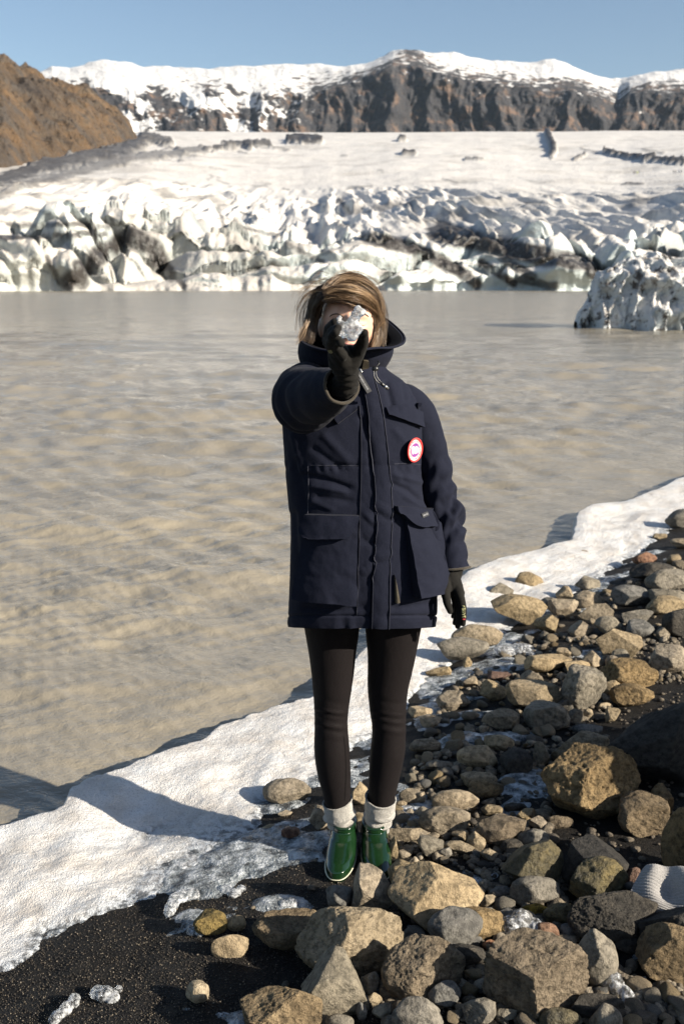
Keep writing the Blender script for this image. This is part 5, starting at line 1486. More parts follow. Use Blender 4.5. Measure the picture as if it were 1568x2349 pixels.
ROCKS = [
 # --- the stones right at the front
 (C, (850, 570, 1510, 960), 'p', 'tan', 'big tan lava dome with a rough pitted left side', dict(planes=[(.75, -.5, .4, .62), (-.8, -.3, .5, .6)], seed=41, depth=.8)),
 (D, (535, 475, 1060, 850), 'p', 'brown', 'large brown boulder with a flat sunlit right face', dict(planes=[(.70, -.70, .05, .48), (-.1, -.25, 1, .62), (-.8, -.6, -.1, .6)], seed=43, depth=.9)),
 (D, (40, 110, 515, 415), 'a', 'cream', 'big cream boulder with creases in front of the right boot', dict(planes=[(.2, -.8, .5, .55), (-.7, -.3, .5, .62), (.8, -.1, .4, .7)], seed=44, depth=.8)),
 (C, (880, 850, 1295, 1230), 'a', 'grey', 'grey boulder with a rusty patch leaning on the tan dome', dict(planes=[(.3, -.9, .1, .6), (-.8, .1, .5, .55), (.8, -.4, .3, .68)], seed=45)),
 (C, (490, 1090, 995, 1420), 'p', 'brown', 'brown ridged boulder cut by the bottom edge', dict(planes=[(.55, -.75, .35, .45), (-.4, -.2, .9, .55)], seed=46)),
 (C, (1190, 308, 1462, 590), 'f', 'cream', 'flat faced wedge stone standing before the boots', dict(planes=[(.45, -.62, .65, .40), (-.95, -.1, .2, .66), (.1, -1, -.35, .42)], seed=47, lv=5, tilt=0.0)),
 (C, (1035, 415, 1215, 600), 'a', 'slate', 'jagged split stone left of the wedge stone', dict(seed=48)),
 (C, (575, 610, 1110, 805), 'p', 'brown', 'long low brown rock lying flat on icy sand', dict(planes=[(0, -.2, 1, .5)], seed=49, depth=.55)),
 (C, (308, 735, 532, 858), 'a', 'cream', 'pale wedge shaped slab on the black sand', dict(seed=50, depth=.45)),
 (C, (138, 1030, 280, 1157), 'r', 'cream', 'smooth egg shaped pebble alone on black sand', dict(seed=51, bury=.15, lv=5)),
 (C, (185, 575, 402, 718), 'p', 'ochre', 'yellow crusted stone ringed by clear ice', dict(seed=52)),
 (C, (398, 608, 520, 700), 'r', 'tan', 'small round tan stone right of the yellow crusted one', dict(seed=53)),
 (C, (750, 572, 845, 642), 'a', 'tan', 'small tan stone stuck in clear ice above the long low rock', {}),
 (C, (1250, 970, 1372, 1102), 'a', 'grey', 'square grey stone beside the rusty patched boulder', {}),
 (C, (1300, 1100, 1388, 1188), 'a', 'tan', 'small tan cobble below the square grey stone', {}),
 (C, (1325, 1170, 1450, 1268), 'a', 'grey', 'blocky grey cobble near the bottom edge', {}),
 (C, (1218, 1160, 1292, 1266), 'a', 'slate', 'narrow dark cobble under the rusty patched boulder', {}),
 (C, (1030, 1245, 1205, 1350), 'r', 'grey', 'rounded grey stone at the bottom edge right of the ridged boulder', {}),
 (C, (998, 1235, 1046, 1300), 'r', 'grey', 'tiny grey stone tucked beside the ridged boulder', {}),
 (C, (545, 1105, 592, 1152), 'r', 'grey', 'tiny round stone left of the ridged boulder', {}),
 (C, (748, 45, 862, 118), 'p', 'red', 'small orange brown stone on icy sand left of the boots', {}),
 (C, (618, 30, 722, 72), 'a', 'cream', 'small flat pale stone at the edge of the shore ice', {}),
 (D, (0, 485, 420, 780), 'p', 'brown', 'rough brown angular boulder with a smooth sloping face', dict(planes=[(.6, -.75, .2, .42), (-.3, -.3, .9, .6)], seed=57)),
 (D, (240, 325, 515, 522), 'r', 'slate', 'smooth blue grey oval boulder below the cream one', dict(seed=58, bury=.1)),
 (D, (390, 308, 630, 480), 'p', 'brown', 'brown rock tucked behind the blue grey oval', {}),
 (D, (108, 412, 220, 508), 'p', 'grey', 'small pitted grey block left of the blue grey oval', {}),
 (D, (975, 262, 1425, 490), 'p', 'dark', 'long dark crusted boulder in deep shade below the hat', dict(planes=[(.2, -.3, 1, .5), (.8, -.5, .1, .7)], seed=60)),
 (D, (840, 285, 1062, 402), 'p', 'green', 'speckled olive stone with a sharp sunlit end', dict(planes=[(.7, -.6, .3, .45)], seed=61)),
 (D, (648, 330, 802, 425), 'r', 'grey', 'rounded grey stone behind the clear ice lump', {}),
 (D, (800, 395, 912, 486), 'r', 'red', 'round pinkish stone right of the clear ice lump', {}),
 (D, (1015, 455, 1215, 710), 'r', 'grey', 'smooth grey boulder with only its top in sun', {}),
 (D, (1340, 395, 1660, 660), 'p', 'brown', 'angular brown boulder against the lower right edge', dict(planes=[(-.2, -.95, .1, .5), (-.9, .1, .3, .6)], seed=64)),
 (D, (50, 788, 306, 960), 'r', 'grey', 'grey brown rounded boulder at the bottom centre', {}),
 (D, (418, 788, 590, 918), 'a', 'grey', 'faceted grey stone near the bottom edge', dict(seed=66)),
 (D, (820, 840, 1028, 960), 'r', 'green', 'rounded olive boulder under the large brown one', {}),
 (D, (1085, 826, 1238, 980), 'r', 'grey', 'round grey boulder at the bottom edge in shade', {}),
 (D, (588, 835, 697, 902), 'a', 'grey', 'small angular stone right of the faceted grey one', {}),
 (D, (238, 708, 402, 832), 'r', 'slate', 'dark smooth stone shaded by the angular brown boulder', {}),
 (D, (594, 318, 692, 402), 'r', 'slate', 'small grey stone above the clear ice lump', {}),
 (D, (503, 304, 600, 378), 'r', 'grey', 'small grey stone behind the brown tucked rock', {}),
 (D, (505, 240, 592, 312), 'a', 'tan', 'tan stone touching the right side of the cream boulder', {}),
 (D, (728, 295, 862, 352), 'p', 'ochre', 'orange brown stone behind the clear ice lump', {}),
 (D, (560, 488, 762, 590), 'p', 'brown', 'orange brown rock behind the large brown boulder', {}),
 (D, (558, 200, 672, 262), 'r', 'slate', 'small dark smooth stone by the frozen blue puddle', {}),
 (D, (336, 500, 532, 625), 'p', 'dark', 'dark brown rock in shade left of the large brown boulder', {}),
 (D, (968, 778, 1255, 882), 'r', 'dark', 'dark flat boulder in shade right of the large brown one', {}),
 (D, (-10, 813, 52, 892), 'a', 'grey', 'small grey stone left of the bottom centre boulder', {}),
 (D, (-10, 878, 86, 950), 'r', 'grey', 'smooth grey cobble cut by the bottom edge', {}),
 (D, (430, 455, 516, 522), 'r', 'slate', 'small slate stone under the blue grey oval', {}),
 (D, (518, 485, 592, 532), 'r', 'red', 'small reddish stone right of the blue grey oval', {}),
 (D, (908, 455, 992, 496), 'p', 'tan', 'small tan stone below the pinkish round one', {}),
 (D, (1034, 465, 1082, 506), 'r', 'slate', 'tiny slate stone in front of the long dark boulder', {}),
 (D, (918, 398, 1018, 468), 'r', 'slate', 'dark grey stone below the speckled olive one', {}),
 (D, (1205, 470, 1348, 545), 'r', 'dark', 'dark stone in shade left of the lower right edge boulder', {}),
 # --- right bank, shaded boulders and their sunlit neighbours
 (B, (755, 185, 1302, 592), 'p', 'brown', 'huge pitted brown boulder half in sun', dict(planes=[(.45, -.8, .3, .5), (-.3, -.2, .9, .62)], seed=71)),
 (B, (815, 113, 1132, 300), 'p', 'tan', 'pitted tan boulder behind the huge brown one', dict(seed=72)),
 (B, (700, 175, 802, 312), 'a', 'tan', 'narrow upright stone left of the pitted tan boulder', {}),
 (B, (1180, 463, 1462, 680), 'p', 'brown', 'half dome lava boulder glowing in the sun', dict(planes=[(.1, -.95, .1, .55)], seed=74)),
 (B, (1375, 424, 1502, 612), 'p', 'brown', 'lava rock just behind the half dome', {}),
 (B, (1455, 560, 1680, 940), 'p', 'brown', 'tall craggy brown boulder above the grey hat', dict(planes=[(-.6, -.7, .2, .5)], seed=76)),
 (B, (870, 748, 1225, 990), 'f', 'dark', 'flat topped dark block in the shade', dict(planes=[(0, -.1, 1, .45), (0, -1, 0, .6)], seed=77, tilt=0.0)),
 (B, (918, 843, 1236, 1100), 'p', 'green', 'olive brown crusted boulder in front of the flat topped block', dict(planes=[(.4, -.8, .3, .55)], seed=78)),
 (B, (1222, 893, 1322, 1015), 'p', 'red', 'reddish lump against the olive brown boulder', {}),
 (B, (1203, 973, 1292, 1048), 'a', 'slate', 'small slate slab leaning on the reddish lump', {}),
 (B, (528, 740, 872, 1005), 'a', 'green', 'dark olive boulder with one pale sunlit face', dict(planes=[(.75, -.6, .25, .45), (0, -.2, 1, .62)], seed=81)),
 (B, (578, 953, 852, 1105), 'r', 'grey', 'rounded grey boulder under the dark olive one', {}),
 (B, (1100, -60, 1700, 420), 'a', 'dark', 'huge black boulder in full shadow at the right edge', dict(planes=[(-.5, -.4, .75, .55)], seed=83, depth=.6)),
 (A, (1440, 815, 1640, 975), 'r', 'dark', 'dark boulder at the right edge behind the smooth one', {}),
 # --- middle ground
 (B, (-5, 160, 172, 240), 'p', 'tan', 'flat tan stone beside the right shin', dict(depth=.6)),
 (B, (272, 200, 492, 318), 'r', 'cream', 'smooth pale boulder with a hollow dark underside', {}),
 (B, (428, 133, 592, 222), 'a', 'tan', 'angular tan stone behind the smooth pale boulder', {}),
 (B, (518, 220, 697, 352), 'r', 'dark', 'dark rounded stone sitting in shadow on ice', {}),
 (B, (293, 353, 492, 436), 'r', 'cream', 'flat smooth stone above the brown rounded one', dict(depth=.6)),
 (B, (338, 390, 532, 492), 'r', 'brown', 'brown rounded stone below the flat smooth one', {}),
 (B, (128, 450, 388, 570), 'r', 'cream', 'low smooth cream boulder on the frozen gravel', dict(depth=.65)),
 (B, (53, 543, 337, 700), 'p', 'tan', 'rough round boulder below the low smooth cream one', dict(seed=94)),
 (B, (375, 605, 657, 760), 'a', 'brown', 'angular brown boulder with a sunlit edge', dict(seed=95)),
 (B, (-8, 680, 142, 735), 'a', 'cream', 'flat pale slab right of the boots', dict(depth=.6)),
 (B, (43, 710, 187, 830), 'a', 'grey', 'blocky grey stone under the rough round boulder', {}),
 (B, (326, 700, 427, 797), 'a', 'tan', 'tan cobble at the foot of the angular brown boulder', {}),
 (B, (188, 740, 362, 818), 'a', 'tan', 'long tan stone among the small cobbles', {}),
 (B, (238, 673, 337, 747), 'a', 'cream', 'small pale block under the rough round boulder', {}),
 (B, (518, 735, 642, 818), 'p', 'dark', 'small dark pitted stone by the olive boulder', {}),
 (B, (615, 668, 792, 785), 'r', 'grey', 'smooth grey stone half shaded behind the olive boulder', {}),
 (B, (678, 608, 787, 682), 'a', 'cream', 'pale angular stone above the smooth half shaded one', {}),
 (B, (788, 593, 932, 668), 'p', 'brown', 'brown knobbly stone under the huge pitted boulder', {}),
 (B, (608, 558, 722, 632), 'a', 'tan', 'tan stone between the angular and the huge boulder', {}),
 (B, (538, 525, 667, 582), 'p', 'dark', 'dark crusted stone above the angular brown boulder', {}),
 (B, (-8, 455, 82, 538), 'a', 'cream', 'pale stone beside the right sock', {}),
 (B, (88, 280, 237, 342), 'a', 'grey', 'flat grey stone on the sand by the right shin', {}),
 (B, (408, 500, 487, 542), 'r', 'tan', 'small tan pebble right of the low cream boulder', {}),
 (B, (408, 540, 527, 602), 'a', 'tan', 'tan chip above the angular brown boulder', {}),
 (B, (373, 863, 482, 912), 'r', 'dark', 'small dark stone at the frozen blue puddle', {}),
 (B, (18, 548, 102, 612), 'a', 'grey', 'small grey stone left of the rough round boulder', {}),
 (B, (403, 800, 507, 872), 'a', 'tan', 'tan cobble above the frozen blue puddle', {}),
 (B, (158, 775, 237, 842), 'a', 'grey', 'grey cobble below the blocky grey stone', {}),
 (A, (870, 1150, 1112, 1392), 'p', 'grey', 'tall rough grey brown boulder in the middle of the bank', dict(seed=110)),
 (A, (1108, 1113, 1407, 1272), 'p', 'brown', 'long dark crusted rock right of the tall rough boulder', dict(seed=111)),
 (A, (1148, 1250, 1392, 1375), 'p', 'brown', 'rough brown rock beside the black shadow', {}),
 (A, (88, 1155, 232, 1225), 'r', 'tan', 'flat tan stone on the ice edge by the right leg', dict(depth=.6)),
 (A, (443, 1178, 572, 1237), 'r', 'red', 'dull red stone on the frozen sand', {}),
 (A, (298, 1218, 387, 1275), 'a', 'cream', 'small pale stone left of the dull red one', {}),
 (A, (393, 1233, 547, 1348), 'p', 'tan', 'round pitted stone below the dull red one', {}),
 (A, (153, 1303, 342, 1404), 'p', 'tan', 'rounded tan stone alone on black sand right of the knee', {}),
 (A, (558, 1243, 862, 1402), 'a', 'tan', 'long blocky tan boulder with a dark side', dict(planes=[(0, -.2, 1, .55)])),
 (A, (648, 1343, 902, 1500), 'p', 'grey', 'pale grey pitted boulder in full sun', dict(seed=119)),
 (A, (848, 1318, 962, 1410), 'r', 'grey', 'small grey stone right of the pale pitted boulder', {}),
 (A, (413, 1398, 622, 1520), 'p', 'tan', 'rough tan stone with a dark left side on the sand', {}),
 (A, (-8, 1385, 125, 1450), 'r', 'cream', 'pale flat stone touching the right knee outline', dict(depth=.6)),
 (A, (58, 1433, 182, 1503), 'r', 'cream', 'small pale stone with a dark spot', {}),
 (A, (628, 1170, 772, 1265), 'a', 'tan', 'tan stone half dark behind the long blocky boulder', {}),
 (A, (1073, 1363, 1147, 1402), 'a', 'cream', 'small brick shaped stone near the black shadow', {}),
 (A, (1118, 1398, 1202, 1475), 'a', 'tan', 'small tan stone at the rim of the black shadow', {}),
 (A, (1098, 1238, 1202, 1315), 'r', 'cream', 'small pale stone right of the tall rough boulder', {}),
 (A, (393, 1493, 447, 1535), 'a', 'cream', 'tiny brick shaped stone alone on the sand', {}),
 (A, (663, 1078, 912, 1185), 'a', 'cream', 'long pale block resting on the frozen gravel', {}),
 (A, (983, 1063, 1112, 1168), 'a', 'cream', 'pale square boulder right of the long pale block', {}),
 (A, (1118, 1093, 1197, 1168), 'r', 'cream', 'small pale round stone before the crusted rock', {}),
 (A, (1153, 1058, 1252, 1135), 'r', 'grey', 'small grey stone behind the crusted rock', {}),
 (A, (880, 1120, 1035, 1195), 'a', 'cream', 'pale wedge behind the tall rough boulder', {}),
 (A, (1368, 1018, 1600, 1180), 'r', 'cream', 'large smooth boulder at the right edge', dict(seed=134)),
 (A, (1063, 933, 1332, 1095), 'a', 'tan', 'large tan boulder with a broad shaded side', dict(seed=135)),
 (A, (1408, 933, 1482, 1003), 'a', 'tan', 'small tan stone above the large smooth boulder', {}),
 (A, (1238, 893, 1392, 990), 'r', 'slate', 'slate grey boulder behind the broad shaded one', {}),
 (A, (1208, 828, 1387, 910), 'a', 'grey', 'dark grey block above the slate grey boulder', {}),
 (A, (903, 888, 1042, 985), 'a', 'cream', 'pale stone above the icy gap', {}),
 (A, (1058, 863, 1202, 970), 'r', 'grey', 'round grey boulder above the broad shaded one', {}),
 (A, (958, 793, 1162, 885), 'a', 'tan', 'long flat tan stone on the icy bank', dict(depth=.6)),
 (A, (1348, 745, 1568, 850), 'r', 'tan', 'tan boulder at the right edge above the dark block', {}),
 (A, (1378, 705, 1620, 800), 'r', 'grey', 'grey boulder at the right edge behind the tan one', {}),
 (A, (1153, 688, 1367, 805), 'r', 'slate', 'large slate boulder rounded and half shaded', {}),
 (A, (928, 723, 1107, 820), 'r', 'cream', 'smooth pale boulder left of the large slate one', {}),
 (A, (798, 760, 962, 865), 'a', 'cream', 'pale pointed boulder at the foot of the shore ice', {}),
 (A, (713, 853, 842, 960), 'a', 'tan', 'tan boulder on the black sand below the pointed one', {}),
 (A, (833, 693, 932, 778), 'a', 'cream', 'pale cobble at the edge of the shore ice', {}),
 (A, (948, 638, 1087, 722), 'a', 'grey', 'grey stone with ice on it before the dark sand', {}),
 (A, (1348, 588, 1640, 705), 'r', 'grey', 'long grey boulder at the right edge', {}),
 (A, (1265, 558, 1507, 665), 'r', 'dark', 'dark boulder under the small reddish one', {}),
 (A, (1273, 498, 1412, 575), 'r', 'red', 'small reddish boulder at the top of the bank', {}),
 (A, (1458, 253, 1640, 360), 'r', 'grey', 'distant grey boulder where the bank leaves the frame', {}),
 (A, (1488, 418, 1640, 480), 'r', 'tan', 'distant tan boulder on dark sand at the right edge', {}),
 (A, (1385, 390, 1470, 425), 'r', 'tan', 'small distant tan stone at the ice edge', {}),
 (A, (593, 613, 762, 700), 'a', 'tan', 'tan boulder frozen into the shore ice', dict(lift=.05)),
 (A, (438, 668, 582, 760), 'r', 'grey', 'grey boulder frozen into the ice beside the gloved hand', dict(lift=.05)),
 (A, (468, 738, 768, 890), 'a', 'tan', 'large tan boulder at the lower edge of the shore ice', dict(seed=158, lift=.03)),
 (A, (928, 488, 1027, 530), 'r', 'tan', 'flat stone top showing through the shore ice', dict(lift=.06)),
 (A, (240, 915, 524, 1045), 'r', 'tan', 'long tan boulder below the gloved fingertips', dict(depth=.5, lift=.03)),
 (A, (158, 983, 442, 1110), 'r', 'grey', 'flat oval grey boulder on the ice below the gloved hand', dict(depth=.6, lift=.03)),
 (A, (590, 685, 680, 725), 'a', 'grey', 'small grey stone under the boulder frozen into ice', dict(lift=.03)),
 (A, (300, 1100, 352, 1172), 'a', 'tan', 'small upright stone at the ice edge', {}),
 (A, (740, 755, 830, 815), 'a', 'grey', 'grey stone with ice left of the pale pointed boulder', {}),
 (A, (690, 870, 760, 910), 'a', 'cream', 'flat chip left of the tan boulder on the sand', {}),
 (A, (1025, 880, 1070, 915), 'a', 'tan', 'small chip between the long flat and round boulders', {}),
 (A, (830, 1050, 930, 1105), 'a', 'cream', 'pale chip behind the long pale block', {}),
 (A, (900, 1390, 985, 1475), 'a', 'grey', 'grey chips pile stone right of the pale pitted boulder', {}),
 (A, (985, 1395, 1055, 1460), 'a', 'tan', 'upright tan chip before the tall rough boulder', {}),
 (A, (930, 1490, 1100, 1545), 'r', 'slate', 'smooth dark stone in the shadow rim', {}),
 # --- around the boots
 (E, (-265, -10, 260, 275), 'a', 'tan', 'tan boulder half wrapped in ice left of the shins', dict(seed=181)),
 (E, (253, 298, 492, 562), 'a', 'cream', 'pale boulder left of the grey sock', dict(seed=182)),
 (E, (718, 12, 930, 285), 'a', 'cream', 'pale block seen between the legs', dict(seed=183)),
 (E, (1143, 545, 1568, 705), 'a', 'tan', 'broad flat slab right of the boots', dict(depth=.6, seed=184)),
 (E, (1135, 655, 1268, 892), 'a', 'tan', 'upright tan stone against the right boot', {}),
 (E, (1155, 920, 1452, 1180), 'a', 'tan', 'tan stone beside the toe of the right boot', dict(seed=186)),
 (E, (1368, 898, 1528, 1045), 'a', 'cream', 'pale cobble above the cream boulder', {}),
 (E, (1285, 108, 1562, 285), 'r', 'tan', 'smooth tan boulder right of the right sock', {}),
 (E, (1243, 238, 1378, 325), 'r', 'cream', 'pale pebble under the smooth tan boulder', {}),
 (E, (758, 378, 893, 475), 'a', 'tan', 'flat stone between the socks', {}),
 (E, (1170, 360, 1290, 440), 'a', 'tan', 'tan chip against the right sock', {}),
 (E, (1260, 800, 1400, 905), 'a', 'cream', 'pale chip right of the upright tan stone', {}),
 (E, (-110, 360, 55, 440), 'a', 'cream', 'flat pale chip on the sand left of the boulder by the sock', {}),
]
for fn, bx, kd, mt, lb, kw in ROCKS:
    if kd == 'r' and len(lb) % 2 and not any(k in lb for k in ('smooth', 'round', 'oval', 'egg')): kd = 'a'
    stone(*fn(*bx), kd, mt, lb, **kw)

# yellow crust stays a mineral stain of its own on that one stone
# ---- small stones filling the bank: each one a thing with its own description
boxes = [s[:4] for s in stones]
frng = np.random.default_rng(77)
fill_poly = np.array([(890, 1890), (1000, 1640), (1060, 1560), (1180, 1480), (1300, 1400), (1420, 1330), (1568, 1250), (1568, 1560), (1420, 1600), (1300, 1760), (1260, 1900), (1300, 2040), (1420, 2200), (1568, 2260), (1568, 2349), (860, 2349), (880, 2250), (1000, 2150), (1100, 2060), (1040, 1980), (900, 1960)], float)
col_word = {'tan': 'tan', 'cream': 'pale', 'grey': 'grey', 'slate': 'slate grey', 'brown': 'brown', 'dark': 'dark', 'red': 'reddish'}
shape_word = {'r': 'rounded', 'a': 'angular', 'p': 'pitted', 'f': 'flat'}
used_labels = {s[4] for s in stones}
protos = {}
for k in 'rap':
    for j in range(4):
        V, F = stone_shape(k, 500 + j * 13 + ord(k), 3, (1, 1, 1), 0.0)
        protos[k, j] = (V, F)
pm_cache = {}
anchors = list(stones)
count, tries = 0, 0
LIMIT = 296 - len(stones)
while count < LIMIT and tries < 9000:
    tries += 1
    x, y = frng.uniform(880, 1568), frng.uniform(1250, 2349)
    if not inside(np.array([x]), np.array([y]), fill_poly)[0]: continue
    big = frng.random()
    w = frng.uniform(14, 30) if big < .6 else frng.uniform(28, 56)
    w *= np.interp(y, [1250, 1700, 2349], [.62, .85, 1.1])
    h = w * frng.uniform(.55, .85)
    cov = 0; hit = False
    for (x0, y0, x1, y1) in boxes:
        ix = max(0, min(x + w / 2, x1) - max(x - w / 2, x0)); iy = max(0, min(y + h / 2, y1) - max(y - h / 2, y0))
        if ix * iy > 0.30 * w * h: hit = True; break
    if hit: continue
    kd = frng.choice(['r', 'a', 'a', 'a', 'p']); mt = frng.choice(['tan', 'tan', 'cream', 'cream', 'grey', 'grey', 'slate', 'brown', 'red'], p=[.2, .16, .14, .12, .14, .1, .07, .05, .02])
    size = 'tiny' if w < 20 else 'small' if w < 34 else 'middling'
    lab = None
    near = sorted(anchors, key=lambda s: (s[0] + s[2] - 2 * x) ** 2 + (s[1] + s[3] - 2 * y) ** 2)[:9]
    for s in near:
        dx, dy = x - (s[0] + s[2]) / 2, y - (s[1] + s[3]) / 2
        rel = ('right of' if dx > 0 else 'left of') if abs(dx) / (s[2] - s[0]) > abs(dy) / (s[3] - s[1]) else ('below' if dy > 0 else 'above')
        t = f"{size} {col_word[mt]} {shape_word[kd]} stone {rel} the {s[4]}"
        if len(t.split()) <= 16 and t not in used_labels: lab = t; break
    if lab is None: continue
    used_labels.add(lab)
    p = onground(np.array(x), np.array(y + .3 * h))
    dep = (p - CAM) @ FW; rx = w / 2 / (FPX / dep)
    a = math.atan2(HC - p[2], p[1]); rz = rx * frng.uniform(.5, .8); ry = rx * frng.uniform(.7, 1.0)
    c = PZ(np.array(x), np.array(y), p[2] + rz * .7)
    key = (str(kd), int(frng.integers(4)), str(mt))
    if key not in pm_cache:
        V, F = protos[key[:2]]; me = make_mesh('stone', V, F); me.materials.append(SM[key[2]]); pm_cache[key] = me
    o = bpy.data.objects.new('stone', pm_cache[key]); COL.objects.link(o)
    o.location = tuple(c); o.scale = (rx, ry, rz); o.rotation_euler = (frng.normal() * .15, frng.normal() * .15, frng.uniform(0, 6.28))
    tag(o, lab, 'stone', 'stones on the shore')
    boxes.append((x - w / 2, y - h / 2, x + w / 2, y + h / 2)); count += 1
print('fillers', count)

# ---- fine gravel between the stones, too small to count
gvs, gfs, go_ = [], [], 0
pv, pf = stone_shape('a', 901, 1, (1, 1, 1), 0); pv2, pf2 = stone_shape('r', 902, 2, (1, 1, 1), 0)
n = 0
while n < 5200:
    x, y = frng.uniform(-1.0, 2.6), frng.uniform(1.5, 7.0)
    t_, s_ = shore(x, y)
    if s_ < 1.15 or s_ > 4.4: continue
    qx, qy = pix(np.array([x, y, 0.0]))
    dens = 1.0 if qx > 900 + (2000 - qy) * .1 and qy > 1500 else 0.12
    if frng.random() > dens: continue
    r = frng.uniform(.003, .008) if frng.random() < .75 else frng.uniform(.008, .016)
    v, f = (pv, pf) if frng.random() < .7 else (pv2[:], pf2)
    c_, s__ = math.cos(x * 999), math.sin(x * 999)
    sc = np.array([r, r * frng.uniform(.6, 1), r * frng.uniform(.4, .7)])
    q = v * sc; q = np.stack([q[:, 0] * c_ - q[:, 1] * s__, q[:, 0] * s__ + q[:, 1] * c_, q[:, 2]], 1) + [x, y, float(gz(x, y)) + r * .3 + .004]
    gvs.append(q); gfs.append(f + go_); go_ += len(q); n += 1
gm = stone_mat('gravel_stone', ((.05, .043, .036), (.12, .097, .07), (.22, .18, .13)), .5)
gr_o = link('gravel', make_mesh('gravel', np.vstack(gvs), np.vstack(gfs)), gm)
tag(gr_o, 'fine mixed gravel scattered between the stones of the bank', kind='stuff')

# ---- broken stones packed between the bigger ones, beyond counting
gvs, gfs, gt, go_ = [], [], [], 0
cp = [stone_shape(k, 940 + j, 2, (1, 1, 1), j * .7) for j, k in enumerate('aaapra')]
n = 0
while n < 2300:
    x, y = frng.uniform(880, 1568), frng.uniform(1300, 2349)
    if not inside(np.array([x]), np.array([y]), fill_poly)[0]: continue
    p = onground(np.array(x), np.array(y), 3)
    if n2(p[0], p[1], 2.2, 95, 3) < -0.02 and frng.random() < .8: continue
    r = frng.uniform(.007, .014) if frng.random() < .75 else frng.uniform(.014, .024)
    v, f = cp[int(frng.integers(6))]
    c_, s__ = math.cos(n * 1.7), math.sin(n * 1.7)
    q = v * np.array([r, r * frng.uniform(.6, 1), r * frng.uniform(.45, .8)])
    q = np.stack([q[:, 0] * c_ - q[:, 1] * s__, q[:, 0] * s__ + q[:, 1] * c_, q[:, 2]], 1) + p + [0, 0, r * .35]
    gvs.append(q); gfs.append(f + go_); gt.append(np.full(len(q), frng.random())); go_ += len(q); n += 1
M = Mt('cobble_mix', (.2, .16, .11), .85, Specular_IOR_Level=.3)
bb = M.noise(60, 5, .7)
c = M.ramp(M.attr('tone'), [(0.0, (.06, .052, .044)), (0.3, (.15, .125, .092)), (0.65, (.25, .205, .145)), (1.0, (.34, .29, .22))])
M.color(M.mix(M.ramp(bb, [(0.38, (.8, .8, .8)), (0.56, (0, 0, 0))]), c, (.06, .05, .038))); M.bump(bb, .012, .9); M.bump(M.noise(260, 3, .7), .004, .8)
co = link('cobbles', make_mesh('cobbles', np.vstack(gvs), np.vstack(gfs)), M.m)
attr(co.data, 'tone', np.concatenate(gt))
tag(co, 'broken mixed stones packed between the larger rocks of the bank', kind='stuff')

# ---- coarse grains that glitter on the black sand
n = 26000
gx = PZ(frng.uniform(-30, 1100, n), frng.uniform(1820, 2380, n), 0.0)
gx[:, 2] = gz(gx[:, 0], gx[:, 1]) + .0012 + 0.012 * np.clip(n2(gx[:, 0], gx[:, 1], 7, 4, 3), 0, 1)
oc = np.array([(1, 0, 0), (-1, 0, 0), (0, 1, 0), (0, -1, 0), (0, 0, 1), (0, 0, -1)], float)
of = np.array([(0, 2, 4), (2, 1, 4), (1, 3, 4), (3, 0, 4), (2, 0, 5), (1, 2, 5), (3, 1, 5), (0, 3, 5)])
th_ = frng.uniform(0, 6.28, n); c_, s__ = np.cos(th_), np.sin(th_)
sz = frng.uniform(.0010, .0026, n)[:, None] * frng.uniform(.6, 1.2, (n, 3))
q = oc[None] * sz[:, None]
q = np.stack([q[..., 0] * c_[:, None] - q[..., 1] * s__[:, None], q[..., 0] * s__[:, None] + q[..., 1] * c_[:, None], q[..., 2]], -1) + gx[:, None]
M = Mt('sand_grain', (.06, .05, .04), .55, Specular_IOR_Level=.5)
M.color(M.ramp(M.attr('tone'), [(0.0, (.010, .009, .008)), (0.65, (.028, .022, .017)), (0.88, (.085, .066, .044)), (1.0, (.21, .175, .13))]))
sg = link('sand_grains', make_mesh('sand_grains', q.reshape(-1, 3), (of[None] + 6 * np.arange(n)[:, None, None]).reshape(-1, 3), False), M.m)
attr(sg.data, 'tone', np.repeat(frng.random(n), 6))
tag(sg, 'coarse glittering grains on the black sand', kind='stuff')

# ---- pieces of clear ice on the shore
def ice_at(px, py, blobs, amp, label, seed, vox=.004):
    p = onground(np.array(px, float), np.array(py, float)); k = 1 / ppm(py, p[1])
    bl = [(p[0] + a * k, p[1] + d, p[2] + .004 + z, (rx * k, ry, rz)) for a, d, z, rx, ry, rz in blobs]
    return ice_chunk('ice_chunk', bl, vox, amp, label, seed, 45, False)
ice_at(241, 2290, [(-20, .01, .004, 16, .02, .012), (0, 0, .006, 22, .022, .016), (20, -.012, .004, 16, .018, .011), (26, .02, .003, 9, .012, .008)], .003, 'lump of clear ice alone on the lower left black sand', 11)
ice_at(150, 2322, [(-14, -.03, .004, 14, .022, .012), (2, -.005, .006, 14, .022, .014), (14, .025, .006, 13, .02, .015)], .003, 'clear ice finger cut by the bottom edge', 12)
ice_at(415, 2085, [(-22, -.02, .008, 13, .03, .014), (-16, .012, .012, 14, .03, .016), (-2, .035, .012, 18, .024, .014), (18, .05, .008, 20, .02, .012)], .003, 'curved plate of clear ice behind the yellow crusted stone', 13)
ice_at(532, 2050, [(-14, .01, .003, 14, .022, .007), (6, -.01, .003, 16, .022, .007), (20, .012, .003, 11, .018, .006)], .003, 'thin torn sheet of clear ice left of the boots', 14)
ice_at(452, 2140, [(-10, 0, .004, 14, .02, .010), (8, -.01, .004, 12, .018, .009)], .003, 'broken clear ice in front of the yellow crusted stone', 15)
ice_at(1196, 2145, [(-26, .0, .02, 20, .03, .022), (0, .01, .026, 24, .03, .028), (26, -.005, .018, 22, .028, .02), (42, -.01, .012, 10, .016, .012)], .005, 'bright clear ice lump wedged between the stones', 16)
